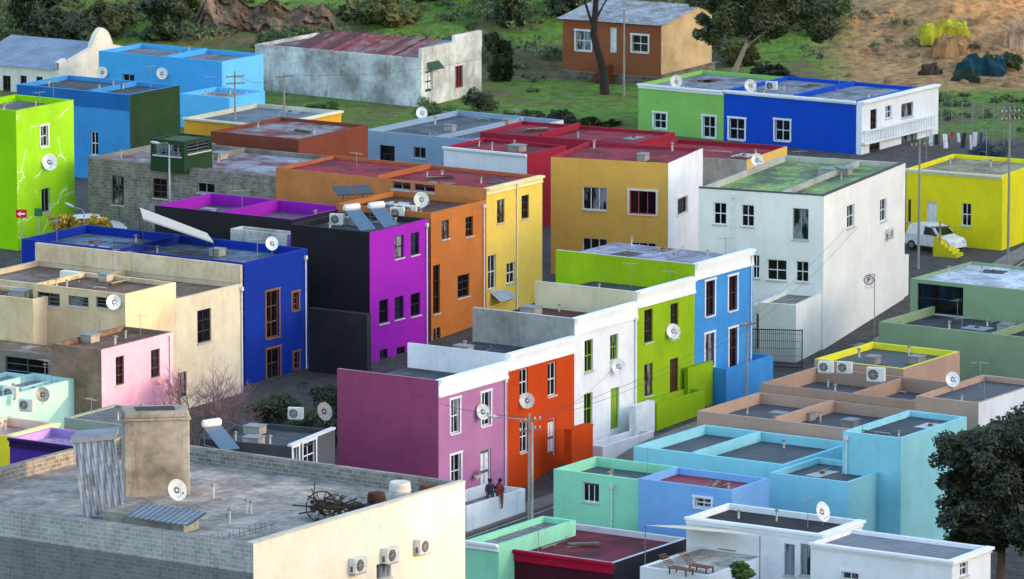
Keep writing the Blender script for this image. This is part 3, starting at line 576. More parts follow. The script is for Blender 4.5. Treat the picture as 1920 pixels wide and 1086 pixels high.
mb=MB(); tr=facefn('B'); mb.box((0,.003,MBL.h-1.1),(MBL.wb,.06,MBL.h-.01),0,tr); mb.obj('fascia_band',[P('#1e66aa')],MBL.e)
def MURAL():
    m,nt,b=newmat('lime_mural'); c=lin('#a4e200'); p=pos(nt)
    n0=N(nt,'ShaderNodeTexNoise'); n0.inputs['Scale'].default_value=.8; nt.links.new(p,n0.inputs[0])
    v=N(nt,'ShaderNodeTexVoronoi'); v.feature='DISTANCE_TO_EDGE'; v.inputs['Scale'].default_value=.33; 
    nt.links.new(mul(nt,p,n0.outputs[1],1.0,'ADD'),v.inputs[0])
    n=noi(nt,p,.5,2); mask=mul(nt,ramp(nt,v.outputs[0],[(.007,(1,1,1)),(.013,(0,0,0))]),ramp(nt,n,[(.44,(0,0,0)),(.52,(1,1,1))]))
    nn=noi(nt,p,.5,5); col=mul(nt,c,ramp(nt,nn,[(.3,(.8,)*3),(.7,(1.05,)*3)])); col=mul(nt,col,lin('#eef6dc'),mask,'MIX')
    nt.links.new(col,b.inputs['Base Color']); b.inputs['Roughness'].default_value=.8; return m
LM=H('tall lime green house with white crackle mural',(30,208),-80,138,398,MURAL(),P('#92d400',.4),FELT('#6a6d70'),base=.5,par=.4,wins=[('A',76,236,90,275,'wt'),('A',78,353,94,398,'bs')])
dish(onface(LM,'A',85,303,.35),1.25,.2,False,.3,True)
# signs
def arrow_sign():
    p=at_y(40,401,392); e=empty('arrow_sign','red rectangular road sign with a white arrow','road sign',(p.x,p.y,g(p.x,p.y)))
    z=p.z-e.location.z; mb=MB(); mb.tube([(0,.05,0),(0,.05,z+.3)],.04,8); mb.obj('post',[FLAT('#8a8d90',.5)],e)
    mb=MB(); mb.box((-.36,-.02,z-.27),(.36,.0,z+.27)); mb.obj('plate',[FLAT('#c81820',.4)],e)
    mb=MB(); mb.box((-.05,-.03,z-.05),(.24,-.022,z+.05)); mb.q([(-.27,-.026,z),(-.04,-.026,z-.15),(-.04,-.026,z+.15)]); mb.obj('arrow',[FLAT('#eeeeee',.4)],e)
    p=at_y(72,398,393); e=empty('street_name_board','small dark green street board on a post','road sign',(p.x,p.y,g(p.x,p.y)))
    z=p.z-e.location.z; mb=MB(); mb.tube([(0,.05,0),(0,.05,z+.3)],.04,8); mb.obj('post',[FLAT('#8a8d90',.5)],e)
    mb=MB(); mb.box((-.25,-.02,z-.25),(.25,.0,z+.25)); mb.obj('plate',[FLAT('#1f6a48',.4)],e)
arrow_sign()
def park_sign():
    p=at_y(1629,525,361); e=empty('parking_sign','round parking sign with red ring on a tall post','road sign',(p.x,p.y,g(p.x,p.y)))
    z=p.z-e.location.z; mb=MB(); mb.tube([(.35,.05,0),(.35,.05,z+.35)],.028,8); mb.tube([(.35,.05,z+.33),(0,.05,z+.33)],.018,6); mb.obj('post',[FLAT('#7a7d80',.5)],e)
    mb=MB(); n=28; R=.31
    for y in (0,.03): mb.q([(R*math.cos(2*math.pi*j/n),y,z+R*math.sin(2*math.pi*j/n)) for j in range(n)])
    mb.obj('plate',[FLAT('#e8e8e8',.4)],e)
    mb=MB(); mb.tube([((R-.03)*math.cos(t*math.pi/14),-.01,z+(R-.03)*math.sin(t*math.pi/14)) for t in range(29)],.032,5,0,False); mb.obj('ring',[FLAT('#a01828',.4)],e)
    mb=MB(); mb.box((-.09,-.02,z-.17),(-.04,-.005,z+.17)); mb.box((-.04,-.02,z+.12),(.08,-.005,z+.17)); mb.box((.05,-.02,z+.03),(.1,-.005,z+.12)); mb.box((-.04,-.02,z-.02),(.08,-.005,z+.03)); mb.obj('letter',[FLAT('#20242c',.4)],e)
    mb=MB(); mb.box((-.27,-.01,z-.52),(.27,.01,z-.38)); mb.obj('lower_plate',[FLAT('#e8e8e8',.4)],e)
park_sign()
# ruin, brown house, gable hall
RU=H('old whitewashed cottage with rusty roof and stepped gable',(790,110),478,903,457,P('#e4e4e0',1.6),P('#e2e2e0',2.0),CORR('#7d8086',1,'#6c2a26'),base=2.2,par=.25,wins=[('A',797,133,812,172,'w','#2c3a34'),('A',853,123,868,165,'pk')])
w=RU.wa; h=RU.h
mb=MB(); mb.box((0,-.04,h+.003),(w,.26,h+.75)); mb.box((w*.55,-.03,h+.75),(w,.25,h+1.25)); mb.obj('gable_parapet',[P('#e4e4e0',1.5)],RU.e)
mb=MB(); a_,z_=hit(RU,'A',800,125)
mb.q([facefn('A')(a_,.01,z_+.3),facefn('A')(a_+1.6,.01,z_+.3),facefn('A')(a_+1.6,.6,z_-.25),facefn('A')(a_,.6,z_-.25)]); mb.obj('awning',[FLAT('#1f4a38',.7)],RU.e)
mb=MB(); rr=random.Random(9); n=14; yl=RU.wb-3.2
for k in range(n):
    y0,y1=.3+(yl-.3)*k/n,.3+(yl-.3)*(k+1)/n; dz=rr.uniform(-.04,.06); mi=rr.choice((0,0,1,2)); l=rr.uniform(0,.5)
    mb.q([(.1-l*.2,y0,.1+dz),(.1-l*.2,y1,.1+dz),(w*.6,y1,1.0+dz),(w*.6,y0,1.0+dz)],mi); mb.q([(w-.1,y0,.1+dz),(w-.1,y1,.1+dz),(w*.6,y1,1.0+dz),(w*.6,y0,1.0+dz)],mi)
mb.obj('pitched_sheet_roof',[CORR('#9a7c7c',1,'#8c2c28'),CORR('#8c8f96',1,'#7c3a34',.55),CORR('#7a2a28',1,'#54201e')],RU.e,(0,0,RU.h-.2))
BH=H('brown cottage with grey corrugated roof and stone base',(1240,50),1055,1335,468,P('#d6b88e',1),P('#96583a',.6),FELT('#8a8f96'),th=30,base=2.6,par=.05,wins=[('B',1080,58,1108,95,'wt'),('B',1185,66,1215,98,'wt'),('B',1143,52,1156,99,'w','#d8d8d4')])
mb=MB(); w,q=BH.wa,BH.wb
mb.q([(-.5,-.3,.12),(-.5,q+.3,.12),(w*.75,q+.3,1.0),(w*.75,-.3,1.0)]); mb.q([(w*.75,-.3,1.0),(w*.75,q+.3,1.0),(w+.4,q+.3,.3),(w+.4,-.3,.3)])
mb.obj('corrugated_roof',[CORR('#aab4c0',1,'#857c76',.55)],BH.e,(0,0,BH.h))
mb=MB(); mb.q([(0,-.003,0),(w,-.003,0),(w*.75,-.003,.95)]);mb.q([(0,q+.003,0),(w,q+.003,0),(w*.75,q+.003,.95)]); mb.obj('gable_infill',[P('#d6b88e',.8)],BH.e,(0,0,BH.h))
mb=MB(); mb.box((-.25,-.25,0),(w+.1,-.02,1.1)); mb.box((-.3,-.02,0),(-.02,q,.9)); mb.obj('stone_plinth',[BLOCK('#7d7468','#4f4840','#8a8478',.5,.3)],BH.e)
e=empty('entrance_steps','brown rendered steps climbing to a cottage door','steps',BH.M@Vector((-.3,q*.55,0)),BH.e.rotation_euler[2]); mb=MB()
for k in range(7): mb.box((-2.1+k*.3,-.6,-.4),(-1.8+k*.3,.6,.15*(k+1)))
mb.box((-2.1,-.75,-.4),(-.02,-.62,1.7)); mb.obj('treads',[P('#80442e',.8)],e)
HB=H('white hall with curved gable and columned side',(110,132),-60,272,462,P('#ede2d4',.6),P('#dcdad6',.7),FELT('#888888'),base=2,par=.1,wins=[('B',5,142,20,182,'br'),('B',38,142,50,182,'br'),('B',68,144,80,184,'br')])
w,q,h=HB.wa,HB.wb,HB.h
mb=MB(); pts=[]; K=40
def gab(u):
    a=abs(u-.5)*2
    return 2.5*(1-a)**.9*(.55)+ (1.1*math.sqrt(max(0,1-(a/.22)**2)) if a<.22 else 0)+(.35 if a>.8 else 0)
for k in range(K+1): u=k/K; pts.append((u*w,gab(u)))
for (x0,z0),(x1,z1) in zip(pts,pts[1:]):
    mb.q([(x0,-.02,0),(x1,-.02,0),(x1,-.02,z1+.2),(x0,-.02,z0+.2)]); mb.q([(x0,.3,0),(x1,.3,0),(x1,.3,z1+.2),(x0,.3,z0+.2)]); mb.q([(x0,-.08,z0+.2),(x1,-.08,z1+.2),(x1,.36,z1+.2),(x0,.36,z0+.2)])
mb.obj('curved_gable',[P('#ede2d4',.6)],HB.e,(0,0,h))
mb=MB(); mb.q([(-.3,.3,.0),(-.3,q,.0),(w*.5,q,1.5),(w*.5,.3,1.5)]); mb.q([(w+.3,.3,.0),(w+.3,q,.0),(w*.5,q,1.5),(w*.5,.3,1.5)]); mb.obj('pitched_roof',[CORR('#8395ad',1)],HB.e,(0,0,h+.02))
def pole_at(px,pyb,ptop,D=None,z=None,**k):
    p=at_y(px,pyb,D); zb=g(p.x,p.y); top=at_y(px,ptop,D).z; utility_pole(Vector((p.x,p.y,zb)),top-zb,**k)
pole_at(441,240,134,442,arms=2); pole_at(533,240,134,442,arms=1); pole_at(1400,740,597,350,arms=1,rz=.9); pole_at(1722,490,262,392,arms=1); pole_at(1762,490,415,396,arms=1); pole_at(1890,480,200,393,arms=2); pole_at(1170,150,20,462,arms=0,label='slender pale utility pole beside a cottage')
pole_at(992,1010,776,317.5,arms=2,rz=.6)
pl=at_y(998,1008,317); street_lamp(Vector((pl.x,pl.y,g(pl.x,pl.y))),at_y(998,800,317).z-g(pl.x,pl.y)+.2)
pl=at_y(318,370,388); street_lamp(Vector((pl.x,pl.y,g(pl.x,pl.y))),at_y(318,272,388).z-g(pl.x,pl.y),(-.6,0,.1))
pl=at_y(158,440,392); street_lamp(Vector((pl.x,pl.y,g(pl.x,pl.y))),at_y(158,398,392).z-g(pl.x,pl.y),(-.7,0,.35))
# roof clutter
def antenna(p):
    e=empty('tv_antenna','thin aluminium television antenna on a roof','antenna',p,random.uniform(-1,1),'television antennas'); h=random.uniform(1.0,1.8)
    mb=MB(); mb.tube([(0,0,0),(0,0,h)],.018,5); mb.obj('mast',[FLAT('#8a8d90',.4,.5)],e); mb=MB(); mb.tube([(-.5,0,h-.1),(.5,0,h-.1)],.012,4)
    for k in range(6): mb.tube([(-.45+k*.17,-.25+.02*k,h-.1),(-.45+k*.17,.25-.02*k,h-.1)],.008,4)
    mb.obj('elements',[FLAT('#b0b3b6',.4,.5)],e)
rs=random.Random(5)
for B in ALLB:
    if B in (RU,BH,HB,WC) or B.wa<2.5 or B.wb<2.5: continue
    if B.wb>8 and not B.opn and B.par>.15:
        y=B.wb*rs.uniform(.35,.65); mb=MB(); mb.box((.21,y,.003),(B.wa-.21,y+.18,B.par*.8+rs.uniform(0,.25))); mb.obj('divider_wall',[B.inn],B.e,(0,0,B.zi))
    for _ in range(rs.choice((3,4,5,6)) if B.wa*B.wb<90 else rs.choice((7,8,9))):
        x,y=rs.uniform(.8,B.wa-.6),rs.uniform(.8,B.wb-.6); p=B.M@Vector((x,y,B.zi)); t=rs.random()
        if t<.4: vent(p,rs.uniform(.35,.65),rs.uniform(.8,1.3))
        elif t<.55: antenna(p)
        elif t<.72:
            e=empty('roof_pipe','bent service pipe lying along a flat roof','pipe',p,rzA(B)+rs.choice((0,1.57)),'roof service pipes'); l=min(rs.uniform(.8,2.4),x,y,B.wa-x,B.wb-y); mb=MB(); mb.tube([(-l*.8,0,.0),(-l*.8,0,.1),(l*.8,0,.1),(l*.8,.0,.35)],.03,6); mb.obj('tube',[FLAT('#a8a8a4',.5)],e); mb=MB(); mb.box((-.1,-.1,0),(.1,.1,.06)); mb.obj('support_block',[P('#8d8982')],e)
        elif t<.8:
            e=empty('stacked_planks','loose pile of old planks on a roof','planks',p,rs.random()*3,'old planks on roofs'); 
            for k in range(4): mb=MB(); mb.box((-.8,-.1,0),(.8,.06,.05)); mb.obj('plank',[P(rs.choice(['#7a6a58','#5c5048','#9a8e80']),1)],e,(rs.uniform(-.15,.15),rs.uniform(-.2,.2),.052*k),(0,0,rs.uniform(-.25,.25)))
        elif t<.9:
            o_=MB(); a_,b_=min(rs.uniform(.5,1.1),x-.3,B.wa-x-.3),min(rs.uniform(.4,1.0),y-.3,B.wb-y-.3); o_.box((-a_,-b_,0),(a_,b_,.03)); mt=rs.choice([CORR('#9aa2ac',0),CORR('#8a7a70',1,'#6c3c30'),FLAT('#b4b8be',.6),FLAT('#3c4046',.8)])
            e=empty('loose_roof_sheet','loose metal patch sheet held down on a roof','roof sheet',p,rzA(B)+rs.uniform(-.15,.15),'loose sheets on roofs'); o_.obj('sheet',[mt],e,(0,0,.01)); mb=MB(); mb.box((-.12,-.1,.045),(.1,.1,.15)); mb.obj('weight_brick',[P('#8a5c4c',1)],e)
        else:
            e=empty('roof_duct_box','small weathered roof plinth box with metal lid','roof box',p,rzA(B),'roof boxes'); mb=MB(); a_,b_=rs.uniform(.25,.5),rs.uniform(.25,.5); mb.box((-a_,-b_,0),(a_,b_,.4)); mb.obj('plinth',[P('#a9a69e',1.3)],e); mb=MB(); mb.box((-a_-.05,-b_-.05,.4),(a_+.05,b_+.05,.46)); mb.obj('lid',[FLAT('#7f858c',.5)],e)
# ===== trees
p=Vector((25.0,309,-2.4))
tree('dense dark evergreen tree beside the houses',p,8,clumps(4.8,5.6,3.4,30,1.3,4),50000,.13,'#141c0e','#333e20',tr_r=.28,core=4200)
p=Vector((28.6,311,-2)); tree('dense dark evergreen tree beside the houses',p,9,clumps(5,7.4,2.6,28,1.5,4),42000,.13,'#141c0e','#333e20',tr_r=.28,core=3800)
p=at_y(1370,170,462); p.z=g(p.x,p.y); tree('spreading gum tree with forked pale trunk',p,8,[((-1.5,0,4.9),1.3),((0,0,6),1.8),((2,0,6.5),2),((4.5,0,6.4),2),((6.8,0,5.4),1.5),((-1,0,7.5),1.7),((1.5,0,8.4),2),((4,0,8.2),1.9),((6.5,0,7.6),1.7),((2.8,.5,4.8),1.1)],34000,.15,'#2a3420','#5e683c',trunk=[(0,0,-.3),(.1,0,1.5),(.9,0,3.4),(1.8,.2,5.4)],tr_r=.3,bark='#9a8878',core=500)
p=at_y(1135,150,463); p.z=g(p.x,p.y); tree('tall dark tree with curved bare trunk',p,11,[((-.5,0,8.6),1.6),((-2,0,9.5),1.6),((1,0,9.6),1.5)],6000,.13,'#1c2414','#3a4426',trunk=[(0,0,-.3),(-.2,0,2),(-.9,0,4.5),(-.7,0,7.5),(-.5,0,9)],tr_r=.38,bark='#2e2420')
p=at_y(370,745,341); p.z=g(p.x,p.y)
e=empty('bare_tree','bare twiggy tree with pinkish branches beside a pink house','tree',p); mb=MB(); tw=MB()
def br(s,d,l,r,dep,m):
    e2=s+d*l; m.tube([s,s.lerp(e2,.5)+Vector((random.uniform(-.05,.05),)*3),e2],[r,r*.8,r*.6],5 if dep>2 else 3,0,False)
    if dep==0: return
    for _ in range(3 if dep>1 else 4):
        nd=(d+Vector((random.gauss(0,.5),random.gauss(0,.5),random.gauss(.1,.35)))).normalized(); br(s.lerp(e2,random.uniform(.6,1)),nd,l*random.uniform(.6,.85),r*.65,dep-1,m if dep>3 else tw)
for a_ in (-.8,-.3,.1,.5,.9): br(Vector((a_*.2,0,.4)),Vector((a_,random.uniform(-.3,.3),1)).normalized(),1.8,.075,5,mb)
mb.tube([(0,0,-.3),(0,0,.6)],[.16,.12],8); mb.obj('trunk',[BARK('#8a6c64')],e); tw.obj('twigs',[BARK('#a27e88')],e)
for i,(px,py,D,s,c1,c2) in enumerate([(465,800,337,1.3,'#3c5214','#7c9a28'),(430,800,335,1.0,'#3c5214','#6c8a28'),(590,800,343,1.2,'#1c2a14','#38462a'),(120,455,384,1.0,'#6a6a18','#c0a01c'),(190,445,384,.7,'#6a6a18','#d0a81c'),(825,205,449,1.3,'#2e4a18','#4c6a24'),(1855,300,430,1.3,'#202c3a','#3c4a56'),(895,200,455,1.2,'#26341a','#42522a'),(600,200,452,.9,'#2e4a18','#4c6a24'),(1820,1110,290,1.2,'#2c3a18','#4c5a24'),(1395,1090,296,.45,'#2c4a18','#4c6a24'),(620,800,350,1.3,'#141c10','#2c3820'),(510,790,348,1.1,'#222e14','#44542a'),(1880,1060,300,1.6,'#141c0e','#333e20')]):
    p=at_y(px,py,D); 
    if i not in (3,4,10): p.z=g(p.x,p.y)-.2
    tree('rounded leafy garden shrub',p,1.6*s,clumps(2.2*s,1.0*s,.5*s,7,.7*s),3200,.09,c1,c2,name='shrub',cat='shrub',tr_r=.06,core=120)
def copytree(src,loc,s,rz):
    e=src.copy(); COL.objects.link(e); e.location=loc; e.scale=(s*random.uniform(.7,1.4),s*random.uniform(.8,1.2),s*random.uniform(.5,1.5)); e.rotation_euler=(0,0,rz)
    for c in src.children: k=c.copy(); k.parent=e; COL.objects.link(k)
    return e
GN='trees on the hillside'; TS=[]
for px,D,w_,h_,c1,c2,lb in ((120,483,4.4,2.2,'#16220f','#34421e','broad dark green hillside tree'),(560,480,5,1.2,'#2a3a16','#56662c','broad olive green hillside tree'),(300,484,2.6,3.8,'#1c2a12','#44522a','upright ragged hillside tree'),(700,490,6,.9,'#3a4018','#6e6c34','low straggling hillside thicket tree')):
    q=at_y(px,60,D); q.z=g(q.x,q.y)-.6
    TS.append(tree(lb,q,3.4,clumps(w_,h_,.8,14,1.0),9000,.16,c1,c2,tr_r=.15,core=300,group=GN))
for px,D,s in ((20,478,.9),(70,488,1.1),(200,488,1.0),(330,492,.9),(640,482,.6),(800,498,1.0),(935,470,.7),(960,490,.9),(1060,492,1.1),(1450,468,.6),(1400,478,.9),(1500,488,1.1),(1600,500,.9),(1545,502,1.1),(980,452,.45),(1120,448,.5),(1060,447,.45),(1880,474,.5),(1290,484,1.0)):
    x=at_y(px,0,D).x; copytree(random.choice(TS),(x,D,g(x,D)-.5),s*random.uniform(.8,1.1),random.uniform(0,6))
ug=MB(); cnt=0
def clearing(x,y):
    if 7<x<24 and 450<y<475: return True
    if -3<x<10 and 447<y<476: return random.random()<.96
    if -22<x<-1 and y<470: return True
    if x<-17 and y<474: return True
    if -24<x<-8 and 476<y<494: return random.random()<.85
    if 25<x<46 and 466<y<503: return random.random()<.95
    return random.random()<.2
while cnt<1050:
    x=random.uniform(-50,52); y=random.uniform(446,516)
    if x<26 and y<455 and not(-2<x<10): continue
    if clearing(x,y): continue
    if y<462 and x>24 and random.random()<.6: continue
    if noise.noise(Vector((x*.13,y*.13,3)))<-.08: continue
    r=random.uniform(.3,1.4)*(1.15 if y>476 else .55)
    for k in range(4): leafcloud(ug,Vector((x+random.gauss(0,r*.8),y+random.gauss(0,r*.8),g(x,y)+r*.15+random.random()*r*.35)),r*random.uniform(.3,.75),24,.17,.6)
    cnt+=1
o=ug.obj('hillside_undergrowth',[LEAF('#243418','#68763a')]); o['kind']='stuff'
# rock bank
mb=MB(); x0,x1=at_y(340,0,486).x,at_y(640,0,486).x; nx_,nz_=110,22
def rk(i,j):
    x=x0+(x1-x0)*i/nx_; v=j/nz_; n_=noise.noise(Vector((x*.5,v*3,5)))*1.2+noise.noise(Vector((x*1.8,v*7,1)))*.8+noise.noise(Vector((x*4.5,v*16,2)))*.45
    e_=min(1,i/14,(nx_-i)/14); y=486+3.0*v+n_
    return (x,y,g(x,486)-.5+2.9*v*e_*(1+.5*noise.noise(Vector((x*.6,0,9))))+.2*n_*v)
for i in range(nx_):
    for j in range(nz_): mb.q([rk(i,j),rk(i+1,j),rk(i+1,j+1),rk(i,j+1)])
o=mb.obj('rocky_bank',[P('#8a7460',2.6)]); o['kind']='structure'
# ===== tents on mound
def groundhit(px,py):
    d=ray(px,py); t=(440)/d.y
    while True:
        q=CAM+d*t
        if q.z<=g(q.x,q.y) or t*d.y>540: return q
        t+=.3/d.y
def tent(px,py,col,w,h,lab,sd=0):
    q=groundhit(px,py)
    e=empty('makeshift_tent',lab,'tent',q,random.uniform(-.3,.3)); mb=MB(); n=26; m_=14
    def f(i,j):
        u=i/n*2-1; v=j/m_*2-1; z=h*(1-abs(u)**7)*(1-.55*abs(v)**4)*(.8+.7*noise.noise(Vector((u*1.8+sd,v*1.8,1))))+noise.noise(Vector((u*5+sd,v*5,0)))*.4
        return (u*w/2+.5*noise.noise(Vector((v*4,u*4,sd))),v*w*.3+.3*noise.noise(Vector((u*4,v*3,sd+7))),-.3 if i in(0,n) or j in (0,m_) else max(z,-.2))
    for i in range(n):
        for j in range(m_): mb.q([f(i,j),f(i+1,j),f(i+1,j+1),f(i,j+1)],0,False)
    mb.obj('tarpaulin',[P(col,2.0)],e)
    for x in (-w*.3,w*.3): mb=MB(); mb.tube([(x,0,0),(x,0,h*.9)],.03,5); mb.obj('tent_pole',[FLAT('#6a5a48',.8)],e)
tent(1772,74,'#c8c038',3.8,1.6,'yellow tarpaulin shelter on the dirt slope',1); tent(1785,98,'#c89a6c',3.0,1.3,'tan canvas shelter below a yellow tarpaulin',4); tent(1838,138,'#204c5c',3.8,1.4,'blue and teal tarpaulin shelter on the dirt slope',2); tent(1812,152,'#38483c',2.0,.8,'dark green tarpaulin heap on the slope',6); tent(1908,92,'#dcb498',1.8,2.0,'small pale canvas shelter on the slope',3); tent(1745,140,'#5a4a40',1.4,.8,'small brown junk heap under a cloth on the slope',8)
for i in range(60):
    px,py=random.uniform(1590,1915),random.uniform(20,165); q=groundhit(px,py); r=random.uniform(.1,.5)
    e=empty('boulder','rough sandstone rock lying on the dirt slope','rock',q,random.random()*6,'rocks on the dirt slope'); mb=MB()
    mb.tube([(0,0,-r*.3),(.1*r,0,r*.1),(0,.1*r,r*.5),(0,0,r*.75)],[r*.8,r,r*.75,r*.3],7); mb.sm=[False]*len(mb.sm); mb.obj('stone',[P('#9a7f60',1.2)],e)
e=empty('wire_fence','tall grey wire mesh fence beside a white house','fence',at_y(1765,245,440)); fz=g(e.location.x,440)-e.location.z
for k in range(8): mb=MB(); mb.tube([(k*.75,0,fz),(k*.75,0,fz+3.2)],.03,5); mb.obj('post',[FLAT('#7c7f82',.6)],e)
mb=MB()
for k in range(14): mb.tube([(0,0,fz+.2+k*.22),(5.3,0,fz+.2+k*.22)],.006,3,0,False)
for k in range(30): mb.tube([(k*.18,0,fz+.1),(k*.18,0,fz+3.1)],.006,3,0,False)
mb.obj('mesh_panel',[FLAT('#7c7f82',.6)],e)
# ===== laundry
e=empty('laundry_line','washing line hung with white, red and dark clothes','laundry',at_y(1793,294,428)); cols=['#e6e6ea','#2a2c3a','#eeeef2','#b02838','#dcdce4','#30323c','#f0dce0','#e0e0e6','#3c4a6a']
mb=MB(); mb.tube([(-2.1,0,-1),(-2.1,0,1.9)],.025,6); mb.tube([(2.1,0,-1),(2.1,0,1.9)],.025,6); mb.tube([(-2.1,0,1.85),(0,0,1.75),(2.1,0,1.85)],.01,4); mb.obj('line_and_posts',[FLAT('#8a8d90',.5)],e)
x=-1.95
for k,c in enumerate(cols):
    ww=random.uniform(.14,.32); l=random.uniform(.35,1.25); yo=random.uniform(-.3,.3); zo=random.uniform(-.25,.05); sk_=random.uniform(-.12,.12); mb=MB()
    for i in range(4):
        a_,b_=x+i*ww/4,x+(i+1)*ww/4; mb.q([(a_+sk_,yo+.05*math.sin(i*2),1.76-l+zo),(b_+sk_,yo+.05*math.sin(i*2+2),1.76-l+zo+.08*(i%2)),(b_,yo,1.78+zo),(a_,yo,1.78+zo)],0,True)
    mb.obj('garment',[FLAT(c,.9)],e); x+=ww+random.uniform(.1,.35)
# ===== car
def car(p,rz,label,body='#e6e8ea',van=False):
    e=empty('parked_car',label,'car',p,rz)
    prof=[(-1.95,.35),(-2.0,.75),(-1.9,1.0),(-1.7,1.05),(-1.55,1.65),(-.2,1.72),(.45,1.6),(1.05,1.05),(1.75,.9),(1.98,.7),(2.0,.35)] if van else [(-1.95,.35),(-2.0,.75),(-1.9,1.0),(-1.55,1.05),(-1.3,1.45),(-.2,1.5),(.35,1.42),(1.0,1.0),(1.75,.88),(1.98,.7),(2.0,.35)]
    zt=max(z for x,z in prof); rx,rzz=prof[4]; fx,fz=prof[6]; gx=prof[3][0]; hx=prof[7][0]
    mb=MB(); n=len(prof)
    def yy(z): return .84 if z<=1.05 else .84-.2*(z-1.05)/(zt-1.05)
    for k in range(n-1):
        (x0,z0),(x1,z1)=prof[k],prof[k+1]; mb.q([(x0,-yy(z0),z0),(x1,-yy(z1),z1),(x1,yy(z1),z1),(x0,yy(z0),z0)],0,True)
    for s in (-1,1):
        mb.q([(x,s*.84,z) for x,z in prof if z<=1.05]); mb.q([(gx,s*.84,1.05),(hx,s*.84,prof[7][1]),(fx,s*yy(fz),fz),(-.2,s*yy(zt),zt),(rx,s*yy(rzz),rzz)])
    mb.q([(-1.95,-.84,.35),(2,-.84,.35),(2,.84,.35),(-1.95,.84,.35)])
    mb.obj('body',[FLAT(body,.25)],e)
    zt2=zt-.1
    for s in (-1,1):
        mb=MB(); o=s*.012
        if not van: mb.q([(gx+.2,s*.84+o,1.1),(-.35,s*.84+o,1.1),(-.35,s*yy(zt2)+o,zt2),(rx+.1,s*yy(zt2)+o,zt2)])
        mb.q([(-.27,s*.84+o,1.1),(hx-.2,s*.84+o,1.1),(fx-.1,s*yy(zt2)+o,zt2-.05),(-.27,s*yy(zt2)+o,zt2)]); mb.obj('side_window',[GLASS(0)],e)
        mb=MB(); mb.box((hx-.3,s*.84,1.08),(hx-.15,s*1.0,1.2)); mb.obj('mirror',[FLAT('#202225',.4)],e)
    mb=MB(); mb.q([(hx-.05,-.74,1.1),(hx-.05,.74,1.1),(fx+.06,.6,fz-.04),(fx+.06,-.6,fz-.04)]); mb.v=[(x+.02,y,z+.02) for x,y,z in mb.v]; mb.obj('windscreen',[GLASS(0)],e)
    mb=MB(); mb.q([(gx+.02,-.7,1.12),(gx+.02,.7,1.12),(rx-.02,.58,rzz-.06),(rx-.02,-.58,rzz-.06)]); mb.v=[(x-.03,y,z+.01) for x,y,z in mb.v]; mb.obj('rear_window',[GLASS(0)],e)
    for x in (-1.25,1.3):
        for s in (-1,1):
            mb=MB(); mb.tube([(0,-.1,0),(0,.1,0)],.31,18); w=mb.obj('wheel',[FLAT('#1a1a1c',.8)],e,(x,s*.78,.31)); mb=MB(); mb.tube([(0,-.112,0),(0,.112,0)],.19,14); mb.obj('rim',[FLAT('#9a9da0',.3,.6)],w)
    for s in (-1,1):
        mb=MB(); mb.box((1.9,s*.6-.16,.62),(2.005,s*.6+.16,.78)); mb.obj('headlight',[FLAT('#c9d0d6',.1)],e)
        mb=MB(); mb.box((-2.0,s*.66-.1,.72),(-1.93,s*.66+.1,.95)); mb.obj('tail_light',[FLAT('#901818',.2)],e)
p=at_y(1752,496,398); p.z=g(p.x,p.y)+.05; car(p,-.75,'white panel van parked beside a yellow house',van=True)
p=at_y(178,440,396); p.z=max(g(p.x,p.y),p.z-.2); car(p,.2,'white saloon parked behind a navy roof terrace')
# ===== shade sail and loungers
a=at_y(1210,985,302);b=at_y(1425,1005,298);c=at_y(1330,985,306)
e=empty('shade_sail','beige triangular shade sail over a terrace','shade sail',b-Vector((0,0,2))); mb=MB(); o_=e.location
mb.q([a-o_,b-o_,c-o_]); mb.obj('cloth',[P('#dccfbc')],e)
for q in (a,b,c): mb=MB(); mb.tube([q-o_,(q.x-o_.x,q.y-o_.y,-2-o_.z)],.03,6); mb.obj('support_pole',[FLAT('#9a9da0',.5)],e)
T=H('white terrace deck below the shade sail',(1330,1080),1200,1440,297,mW,mW,FELT('#c8c8c4'),base=-4,par=.05,name='terrace',cat='terrace')
for x,y in ((1268,1076),(1306,1072)):
    p=at_z(x,y,T.zr); e=empty('sun_lounger','brown slatted reclining sun lounger on a terrace','sun lounger',p,.9,'sun loungers on a terrace'); mb=MB()
    for k in range(9): mb.box((-.3,-.9+k*.13,.3),(.3,-.8+k*.13,.33))
    for k in range(7): mb.box((-.3,.28+k*.09,.32+k*.085),(.3,.36+k*.09,.36+k*.085))
    mb.obj('slats',[FLAT('#6a4a3c',.7)],e)
    for x_ in (-.28,.28):
        for y_ in (-.8,.2): mb=MB(); mb.box((x_-.03,y_-.03,0),(x_+.03,y_+.03,.3)); mb.obj('leg',[FLAT('#4a342a',.7)],e)
